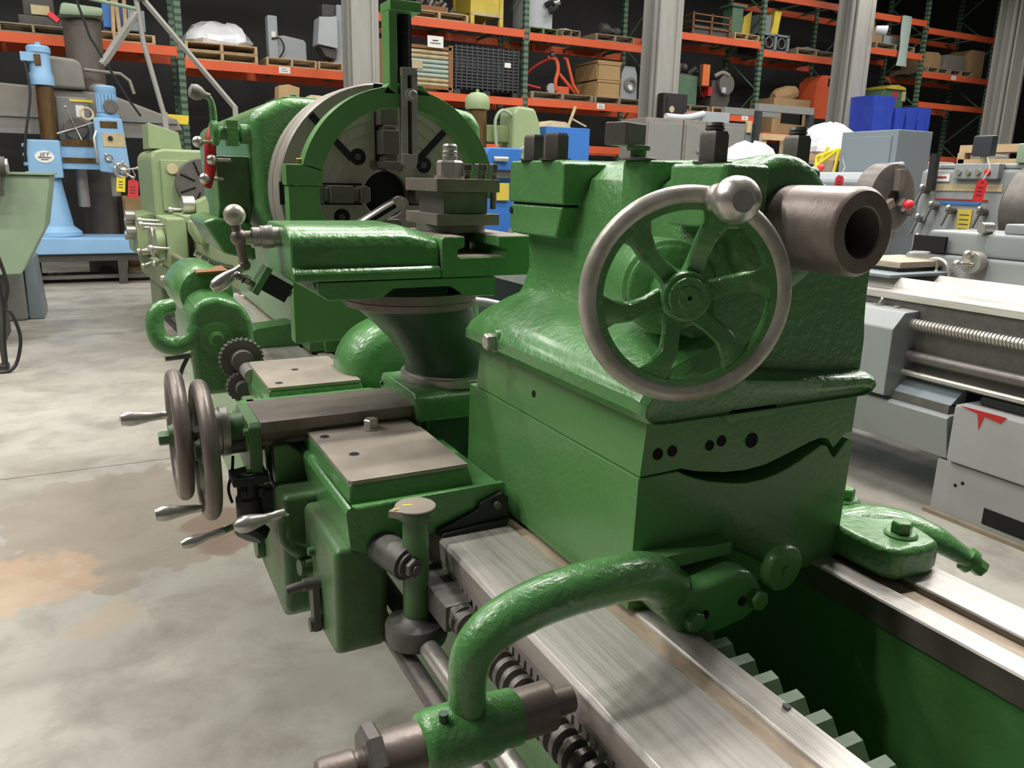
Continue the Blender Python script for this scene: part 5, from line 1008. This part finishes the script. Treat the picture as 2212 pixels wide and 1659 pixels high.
# ---------- machines behind the chuck
t = thing('olive_drill','olive green drill with rusty column right of the chuck','drill',(4.2,9.2,0)); MB().rev([(.18,0),(.18,.05),(.115,.10),(.115,2.22)],20,p0=(4.17,9.1,0)).build('column','rust_column',t,ang=40); MB().rev([(.14,0),(.15,.03),(.15,.12),(.125,.16),(.08,.19),(.02,.20),(.02,.23)],24,p0=(4.17,9.1,2.22)).build('cap','olive_pale',t,ang=40)
MB().prism([(4.55,1.62),(4.90,1.62),(4.98,1.80),(4.93,2.10),(4.86,2.26),(4.62,2.28),(4.56,2.2)],'y',8.9,9.3).build('head','olive_pale',t,bevel=.04,seg=3); MB().box(4.25,4.60,9.0,9.2,1.85,2.05).build('arm','olive',t,bevel=.02); MB().box(4.0,4.9,8.8,9.4,1.0,1.10).build('table','dark_steel',t); MB().tube([(4.58,8.95,2.16),(4.44,8.95,2.22),(4.34,8.95,2.1),(4.36,8.95,1.8)],.02,n=8,sub=4).build('hose','mint',t); MB().box(3.9,4.9,8.8,9.5,0,.12).build('base','olive',t); MB().prism([(4.50,1.10),(4.95,1.10),(4.98,1.60),(4.52,1.62)],'y',8.92,9.28).build('quill_box','olive',t,bevel=.03)
chrome_lever(t,(4.6,8.9,1.75),(4.72,8.8,1.82),.02); chrome_lever(t,(4.56,8.9,1.70),(4.40,8.8,1.74),.018)
t = thing('blue_drill_stand','bright blue machine frame between the chuck and tailstock','machine',(2.98,6.2,0)); MB().prism([(2.80,1.56),(2.86,1.66),(3.16,1.66),(3.16,1.48),(2.84,1.48)],'y',6.0,6.4).build('top_guard','blue',t,bevel=.015); MB().box(2.84,3.14,6.05,6.4,.0,1.48).build('frame','blue',t,bevel=.015); MB().box(2.95,3.06,6.03,6.05,1.24,1.38).build('label','yellow_old',t); MB().box(2.86,3.10,6.02,6.05,1.42,1.50).build('vent','dark_steel',t); MB().cyl((2.90,6.0,1.57),(3.02,5.98,1.57),.02,n=10).build('latch','chrome',t)
chrome_lever(t,(3.1,6.0,1.2),(3.2,5.9,1.16),.02)
t = thing('bench_lathe','grey lathe ways visible through gap behind the compound rest','lathe',(3.1,4.9,0)); MB().prism([(2.2,.80),(2.2,1.0),(2.34,1.04),(2.5,1.0),(3.0,1.0),(3.1,1.04),(3.2,1.0),(3.2,.80)],'y',3.4,5.6).build('bed','pale_machine',t,bevel=.01); MB().box(2.3,2.9,4.0,4.4,1.04,1.12).build('saddle','steel',t,bevel=.01); MB().box(2.3,3.1,3.5,3.9,0,.8).build('pedestal','blue_grey',t,bevel=.02); MB().box(2.3,3.1,5.1,5.5,0,.8).build('pedestal','blue_grey',t,bevel=.02); MB().cyl((2.25,4.2,1.08),(2.15,4.2,1.08),.05,n=18).build('dial','chrome',t)
t = thing('blue_cabinet','bright blue electrical cabinet behind the tailstock nuts','cabinet',(5.4,9.2,0)); MB().box(5.07,5.72,9.0,9.5,.1,2.07).build('body','blue',t,bevel=.008); MB().box(5.36,5.70,8.985,9.0,.2,2.02).build('door','blue',t,bevel=.004); MB().box(5.05,5.74,9.0,9.5,0,.1).build('plinth','black',t); 
simple('yellow_bundle','small heap of yellow and pale offcuts on top of the blue cabinet','offcuts',MB().prism([(5.10,2.071),(5.5,2.071),(5.42,2.14),(5.2,2.15)],'y',9.1,9.4).tube([(5.48,9.15,2.09),(5.55,9.1,2.34)],.02,n=6).tube([(5.5,9.15,2.2),(5.72,9.1,2.10)],.012,n=6),'cream_old')
t = thing('grey_cabinets','long row of grey electrical cabinets behind the tailstock','cabinet',(7.5,9.2,0))
for i, (x0, x1) in enumerate(((6.60,7.22),(7.24,7.88),(7.90,8.35))): MB().box(x0,x1,9.0,9.6,.08,2.26).build('body','taupe' if i < 2 else 'machine_grey',t,bevel=.008); MB().box(x0+.03,x1-.03,8.985,9.0,.14,2.20).build('door','machine_grey',t,bevel=.006)
MB().box(8.36,8.66,9.0,9.6,.08,2.14).build('side_box','blue_grey',t,bevel=.01); MB().box(7.62,8.12,9.1,9.5,2.26,2.40).build('top_box','light_grey',t,bevel=.008); MB().tube([(6.95,9.05,2.29),(7.30,9.05,2.29),(7.62,9.08,2.36)],.045,n=10,sub=4).build('pipe','white_grey',t,ang=60); MB().box(6.58,8.66,9.0,9.6,0,.08).build('plinth','black',t); MB().box(7.60,7.74,8.980,8.985,1.84,2.0).build('warning_label','cream_old',t); MB().box(7.62,7.72,8.977,8.981,1.95,1.98).build('label_stripe','orange_beam',t); MB().cyl((7.50,8.985,1.86),(7.50,8.96,1.86),.03,n=12).build('lock','galvanised',t); MB().cyl((8.40,9.0,2.14),(8.40,9.0,2.30),.05,n=10).build('stub','wood',t)
t = thing('tube_stand','grey square tube frame standing right of the cabinets','frame',(9.0,8.9,0)); MB().box(8.46,9.55,8.9,8.98,2.44,2.54).build('top_bar','machine_grey',t); MB().box(9.47,9.57,8.9,8.98,0,2.44).build('post','plastic_dark',t); MB().box(8.46,8.54,8.9,8.98,0,2.44).build('post','plastic_dark',t); MB().box(8.46,9.55,9.6,9.68,2.44,2.54).build('top_bar','machine_grey',t)
t = thing('wood_frame','raw timber crate frame between the tail end nuts','crate',(9.0,8.2,0)); 
for x in (7.92,8.30,8.62): MB().box(x,x+.07,8.2,8.27,0,2.08).build('stud','wood',t)
MB().box(7.90,8.72,8.18,8.2,2.0,2.08).build('top_rail','wood',t); MB().box(7.90,8.72,8.18,8.2,.1,.2).build('bottom_rail','wood',t); MB().box(8.02,8.14,8.22,8.26,1.6,1.9).build('orange_part','orange',t)
def film(name, label, c, r, z0, z1, seed):
    m = MB(); rings = []
    for k, (t_, s) in enumerate(((0,1),(.2,1),(.5,.95),(.75,.82),(.92,.55),(1,.2))):
        z = z0+(z1-z0)*t_; rings.append([(c[0]+r[0]*s*(1+.09*math.sin(i*2.1+seed+k))*math.cos(2*math.pi*i/16), c[1]+r[1]*s*(1+.09*math.cos(i*1.7+seed+k))*math.sin(2*math.pi*i/16), z+.04*math.sin(i*1.3+seed)*t_) for i in range(16)])
    m.loft(rings); t = thing(name,label,'wrapped load',(c[0],c[1],0)); m.build('film','plastic_film',t,ang=22); MB().box(c[0]-r[0]*.9,c[0]+r[0]*.9,c[1]-r[1]*.8,c[1]+r[1]*.8,z0-.10,z0).build('deck','wood',t); 
    for dx in (-.8,.8): MB().box(c[0]+dx*r[0]-.05,c[0]+dx*r[0]+.05,c[1]-.3,c[1]+.3,0,z0-.10).build('leg','wood_old',t)
    return t
film('wrapped_machine','white film-wrapped machine on timber behind the large grey cabinet',(8.02,7.2),(.32,.34),1.82,2.14,1.0); film('wrapped_machine','low white film-wrapped bundle glimpsed between the two tail nuts',(6.55,7.0),(.34,.35),1.55,1.86,3.0)
t = thing('yellow_tube_frame','thin bright yellow tube frame beside the large grey cabinet','frame',(5.6,5.0,0)); 
for p0, p1 in (((5.6,5.20,1.40),(5.6,5.02,1.74)),((5.6,5.13,1.66),(5.6,4.90,1.72)),((5.6,5.16,1.56),(5.6,4.90,1.72)),((5.6,4.90,1.72),(5.62,4.98,1.30)),((5.6,5.15,0),(5.6,5.13,1.66)),((5.62,4.98,0),(5.62,4.98,1.30))): MB().tube([p0,p1],.014,n=8).build('tube','yellow_tag',t,ang=60)

t = thing('tool_cabinet','dark tool cabinet behind the headstock top','cabinet',(2.4,10.2,0)); MB().box(1.95,2.75,10.0,10.5,0,2.28).build('case','motor_dark',t,bevel=.01)
for k in range(4): MB().box(1.98,2.72,9.985,10.0,.3+k*.48,.72+k*.48).build('drawer','motor_dark',t,bevel=.006)
simple('small_carton','small tan carton on the dark cabinet behind the headstock','box',MB().prism([(2.02,2.281),(2.26,2.281),(2.27,2.42),(2.14,2.45),(2.03,2.43)],'y',10.05,10.3),'cardboard')
simple('cream_blocks','cream plastic blocks on the dark cabinet behind the chuck','blocks',MB().prism([(2.36,2.281),(2.70,2.281),(2.66,2.34),(2.40,2.35)],'y',10.05,10.3),'cream_old',bevel=.01)
t = thing('grey_motor','light grey motor cap in front of the first column','motor',(3.3,10.4,0)); MB().rev([(.16,0),(.16,2.42),(.14,2.46),(.05,2.50),(.05,2.53)],20,p0=(3.32,10.4,0)).build('housing','light_grey',t,ang=40); MB().tube([(3.34,10.3,2.50),(3.42,10.28,2.56),(3.50,10.3,2.46)],.03,n=8,sub=3).build('elbow','light_grey',t,ang=60)
# ================================================================== machines at the right
# ---------- blue-grey lathe with a tall control cabinet
t = thing('blue_grey_lathe','blue-grey lathe with tall cabinet and bare chuck at the right','lathe',(5.6,4.3,0))
MB().box(5.50,5.90,4.27,4.80,.1,1.845).build('cabinet','blue_grey',t,bevel=.006); MB().box(5.488,5.50,4.32,4.74,.5,1.80).build('cabinet_door','blue_grey',t,bevel=.004); MB().box(5.495,5.502,4.40,4.43,1.35,1.45).build('latch','black',t); MB().box(5.5,5.9,4.27,4.8,0,.1).build('plinth','black',t)
MB().box(5.05,5.48,4.15,4.95,.75,1.46).build('headstock','blue_grey',t,bevel=.03); MB().prism([(5.08,1.46),(5.12,1.52),(5.46,1.52),(5.48,1.46)],'y',4.10,4.95).build('head_cover','light_grey',t,bevel=.01); MB().tube([(5.06,4.0,1.56),(5.30,4.05,1.58)],.02,n=8).build('guard_bar','light_grey',t)
m = MB(); m.rev([(.06,.0),(.06,-.03),(.20,-.03),(.235,-.02),(.24,.0),(.24,.12),(.20,.14)],36,p0=(5.05,3.92,1.34),axis=(0,1,0)); m.build('chuck','dark_steel',t,ang=35)
for a in (90,210,330): x = 5.05+.12*math.cos(math.radians(a)); z = 1.34+.12*math.sin(math.radians(a)); m = MB(); m.frame((5.05,3.89,1.34),(0,-1,0),(math.cos(math.radians(a)),0,math.sin(math.radians(a)))); m.box(.05,.20,-.03,.03,0,.05); m.build('chuck_jaw','brown_steel',t,bevel=.005)
m = MB(); m.ball((5.02,3.74,1.30),.035,16,m=0); m.tube([(5.04,3.8,1.26),(5.02,3.74,1.30)],.012,n=8,m=1); m.build('red_knob',['bright_red','chrome'],t,ang=60)
m = MB(); m.ball((5.35,4.85,1.56),.03,14,m=0); m.tube([(5.36,4.85,1.48),(5.35,4.85,1.56)],.01,n=8,m=1); m.build('red_knob',['bright_red','chrome'],t,ang=60)
MB().box(4.85,5.45,3.58,4.9,.45,.80).build('bed','blue_grey',t,bevel=.02); MB().box(4.9,5.4,3.6,3.9,0,.45).build('pedestal','blue_grey',t); MB().box(4.9,5.4,4.3,4.9,0,.45).build('pedestal','blue_grey',t); MB().box(5.0,5.2,3.95,4.1,1.05,1.10).build('rest','steel',t)
tagobj('red hang tag on the blue-grey lathe above the quill',4.98,4.32,1.42+.07,.085,.12,'bright_red')
# ---------- grey lathe with a push-button panel
t = thing('panel_lathe','grey lathe with push-button panel and large drum at right edge','lathe',(4.9,3.1,0))
MB().box(4.70,5.2,2.55,3.45,.75,1.53).build('headstock','pale_machine',t,bevel=.03); MB().box(4.74,5.2,2.50,3.5,0,.75).build('base','blue_grey',t,bevel=.02); MB().box(4.72,5.18,2.6,3.42,1.53,1.56).build('top_plate','pale_machine',t,bevel=.01)
MB().box(4.66,4.72,2.92,3.20,1.47,1.56).build('button_box','pale_machine',t,bevel=.008)
for i, y in enumerate((3.16,3.10,3.04,2.98)): MB().cyl((4.66,y,1.51),(4.645,y,1.51),.016,n=14).build('push_button','bright_red' if i == 3 else 'chrome',t)
MB().prism([(2.90,1.40),(3.36,1.40),(3.36,1.44),(2.90,1.44)],'x',4.694,4.70).build('name_strip','cream_old',t); MB().box(4.692,4.699,2.98,3.32,1.345,1.352).build('red_stripe','red',t); MB().box(4.692,4.699,3.02,3.28,1.318,1.333).build('blue_stripe','blue',t)
MB().box(4.692,4.70,3.06,3.15,1.12,1.29).build('chart_plate','yellow_old',t); MB().box(4.692,4.70,3.24,3.36,1.455,1.50).build('maker_plate','paper',t); MB().box(4.690,4.694,3.26,3.34,1.475,1.485).build('plate_stripe','red',t)
for k in range(5): MB().box(4.690,4.693,3.075,3.135,1.145+k*.028,1.15+k*.028).build('chart_line','ink',t)
for y, z in ((3.38,1.40),(3.38,1.22),(3.30,1.30),(3.18,1.28),(2.98,1.28),(3.36,1.10)):
    m = MB(); m.cyl((4.70,y,z),(4.64,y,z),.020,n=12,m=0); m.tube([(4.645,y,z),(4.62,y+.02,z-.09)],.009,n=8,m=0); m.ball((4.64,y,z+.02),.018,12,m=1); m.build('shift_lever',['cast','chrome'],t,ang=50)
MB().box(4.62,4.66,3.30,3.34,1.40,1.62).build('black_strap','black',t); m = MB(); m.rev([(.03,0),(.24,0),(.26,.02),(.26,.30),(.24,.32)],40,p0=(4.80,2.50,1.30),axis=(0,1,0)); m.build('drum','dark_steel',t,ang=35)
MB().box(4.68,4.74,3.0,3.12,1.60,1.72).build('pendant','plastic_dark',t,bevel=.01); MB().cyl((4.72,3.06,1.53),(4.72,3.06,1.62),.02,n=10).build('pendant_post','cream_old',t); MB().box(4.70,5.2,2.50,2.86,1.56,1.67).build('rear_box','mint',t,bevel=.01)
MB().box(4.4,5.1,1.0,2.5,.6,.98).build('bed','pale_machine',t,bevel=.02); MB().box(4.45,5.05,1.1,1.6,0,.6).build('pedestal','blue_grey',t)
tagobj('red hang tag near the push-button panel at the far right',4.60,2.97,1.47,.055,.13,'bright_red',-60)
# timber and boxes behind
t = thing('timber_rack','pale timber frame behind the grey lathes at the right','crate',(6.3,3.9,0)); MB().box(6.3,6.5,3.2,4.3,1.70,1.76).build('top_rail','wood',t); MB().box(6.3,6.5,3.2,4.3,1.60,1.65).build('mid_rail','wood',t)
for y in (3.2,3.7,4.25): MB().box(6.3,6.38,y,y+.06,0,1.70).build('stud','wood',t)
MB().box(6.4,6.8,3.9,4.2,1.2,1.58).build('box','plastic_dark',t); MB().box(6.4,6.7,3.3,3.6,1.3,1.56).build('carton','paper',t); MB().box(6.5,6.8,3.65,3.9,1.3,1.60).build('red_box','red',t)
for i, (x, y, z, w) in enumerate(((9.6,6.6,1.75,.9),(11.2,6.9,1.9,.7))):
    t = thing('dark_machine_block','dark %s machine block far behind the right-hand lathes'%('wide','narrow')[i],'machine',(x,y,0)); MB().box(x-w/2,x+w/2,y,y+.6,0,z-.3).build('body','motor_dark',t,bevel=.03); MB().box(x-w/4,x+w/4,y+.1,y+.5,z-.3,z).build('head','taupe',t,bevel=.04); MB().cyl((x-w*.3,y-.05,z-.5),(x-w*.3,y+.02,z-.5),.15,n=18).build('pulley','dark_steel',t)
# ---------- light grey lathe in the right foreground
RL = thing('light_grey_lathe','light grey lathe with chipped base in the right foreground','lathe',(3.6,2.6,0))
ry0, ry1 = .3, 5.2
bd2 = MB(); bd2.prism([(3.30,.55),(3.30,.915),(3.86,.915),(3.86,.55)],'y',ry0,ry1,m=0); RB = bd2.build('bed','cast',RL,bevel=.01)
MB().prism([(3.285,.90),(3.29,.932),(3.40,.932),(3.41,.955),(3.44,.985),(3.455,.985),(3.48,.955),(3.48,.90)],'y',ry0,ry1).build('front_way','way',RB,bevel=.002); MB().prism([(3.70,.90),(3.70,.955),(3.73,.985),(3.75,.985),(3.79,.94),(3.87,.94),(3.87,.90)],'y',ry0,ry1).build('rear_way','way',RB,bevel=.002)
m = MB(); m.thread((3.262,ry0,.806),(3.262,2.34,.806),.026,.006,.016,n=14); m.build('lead_screw','steel',RL); MB().cyl((3.262,ry0,.66),(3.262,2.34,.66),.026,n=18).build('feed_rod','dark_steel',RL); MB().cyl((3.24,ry0,.585),(3.24,2.6,.585),.014,n=14).build('start_rod','chrome',RL)
cbx = MB(); cbx.prism([(3.13,.48),(3.13,.79),(3.20,.862),(3.40,.868),(3.40,.48)],'y',2.32,2.95); CBX = cbx.build('control_box','pale_machine',RL,bevel=.008)
for y in (2.42,2.62): MB().cyl((3.27,y,.864),(3.27,y,.874),.014,n=14).build('cap_screw','steel',CBX)
m = MB(); m.pipe((3.27,2.52,.864),(3.27,2.52,.872),.022,.014,n=18); m.tube([(3.27,2.52,.866),(3.265,2.50,.90)],.006,n=8); m.build('toggle','chrome',CBX,ang=50)
MB().prism([(3.20,.262),(3.16,.45),(3.18,.46),(3.92,.46),(3.92,.262)],'y',2.02,ry1).build('chip_tray','pale_machine',RL,bevel=.006); MB().box(3.19,3.9,2.04,ry1-.02,.455,.50).build('tray_floor','cast',RL); MB().prism([(3.20,.50),(3.28,.56),(3.30,.56),(3.30,.47)],'y',2.04,ry1-.02).build('tray_lip','blue_grey',RL)
MB().box(3.17,3.92,.2,2.005,.265,.52).build('end_panel','chipped_grey',RL,bevel=.012); MB().box(3.20,3.92,.2,2.06,0.0,.255).build('pedestal','chipped_grey',RL,bevel=.006); MB().box(3.196,3.21,1.0,1.82,.04,.11).build('toe_slot','hole',RL); MB().box(3.18,3.94,.18,2.08,0,.018).build('grout','wood_old',RL)
m = MB(); m.prism([(1.98,.52),(1.90,.505),(1.885,.44),(1.87,.50),(1.80,.49),(1.78,.52)],'x',3.168,3.1705); m.build('red_paint','red',RL); MB().box(3.25,3.6,1.75,1.95,.52,.56).build('black_block','black',RL,bevel=.01)
for y, z in ((1.93,.18),(1.96,.16)): MB().cyl((3.199,y,z),(3.202,y,z),.008,n=10).build('bolt_hole','hole',RL)
MB().box(3.22,3.9,4.3,ry1,0,.262).build('pedestal','chipped_grey',RL,bevel=.006)
# tailstock wedge plates and carriage of that lathe
MB().box(3.36,3.84,2.55,3.0,.985,1.0).build('saddle_plate','blue_grey',RL,bevel=.003); MB().prism([(3.52,1.02),(3.52,1.05),(3.95,1.05),(3.95,1.02)],'y',2.62,2.95).build('slide_plate','way_tan',RL,bevel=.003); MB().prism([(3.56,1.0),(3.56,1.02),(3.9,1.02),(3.9,1.0)],'y',2.66,2.9).build('slide_block','dark_steel',RL)
MB().prism([(3.50,.985),(3.46,1.16),(3.50,1.19),(3.95,1.19),(3.95,.985)],'y',3.02,3.4).build('carriage_bridge','pale_machine',RL,bevel=.01); MB().box(3.85,4.30,2.0,2.85,.70,1.08).build('apron_block','pale_machine',RL,bevel=.02); MB().box(3.88,4.3,2.2,2.75,1.08,1.20).build('upper_block','pale_machine',RL,bevel=.02); MB().box(3.92,4.35,1.8,2.38,1.20,1.25).build('top_slide','pale_machine',RL,bevel=.01)
MB().box(3.84,3.86,2.62,2.80,1.09,1.17).build('dark_window','hole',RL)
m = MB(); m.torus((3.80,2.62,.985),(1,0,0),.075,.011,n=36,k=10); m.tube([(3.80,2.62,.91),(3.80,2.62,1.06)],.009,n=8); m.tube([(3.80,2.545,.985),(3.80,2.695,.985)],.009,n=8); m.ball((3.80,2.62,.985),.022,12); m.build('handwheel','chrome',RL,ang=60)
MB().cyl((3.85,2.44,1.06),(3.79,2.44,1.06),.055,n=26).build('dial','steel',RL,bevel=.006); chrome_lever(RL,(3.79,2.44,1.09),(3.76,2.44,1.10),.014); chrome_lever(RL,(3.79,2.42,1.05),(3.75,2.48,1.05),.014); chrome_lever(RL,(3.85,2.36,.93),(3.80,2.28,.93),.014); MB().cyl((3.92,2.44,1.225),(3.86,2.46,1.225),.028,n=16).build('slide_knob','chrome',RL,bevel=.004)
for y, z in ((2.56,.93),(2.50,.92)): MB().cyl((3.85,y,z),(3.84,y,z),.016,n=12).build('plug','dark_steel',RL)
m = MB(); m.at((.6745,.5695,.7985),(8,12,25)); m.prism([(-.006,-.004),(.004,-.005),(.007,.001),(.001,.005),(-.005,.003)],'z',-.0005,.002)
tag(m.build('metal_chip','motor_dark',None,flat=True),'small dark metal chip lying on the inner edge of the lathe way','metal chip')
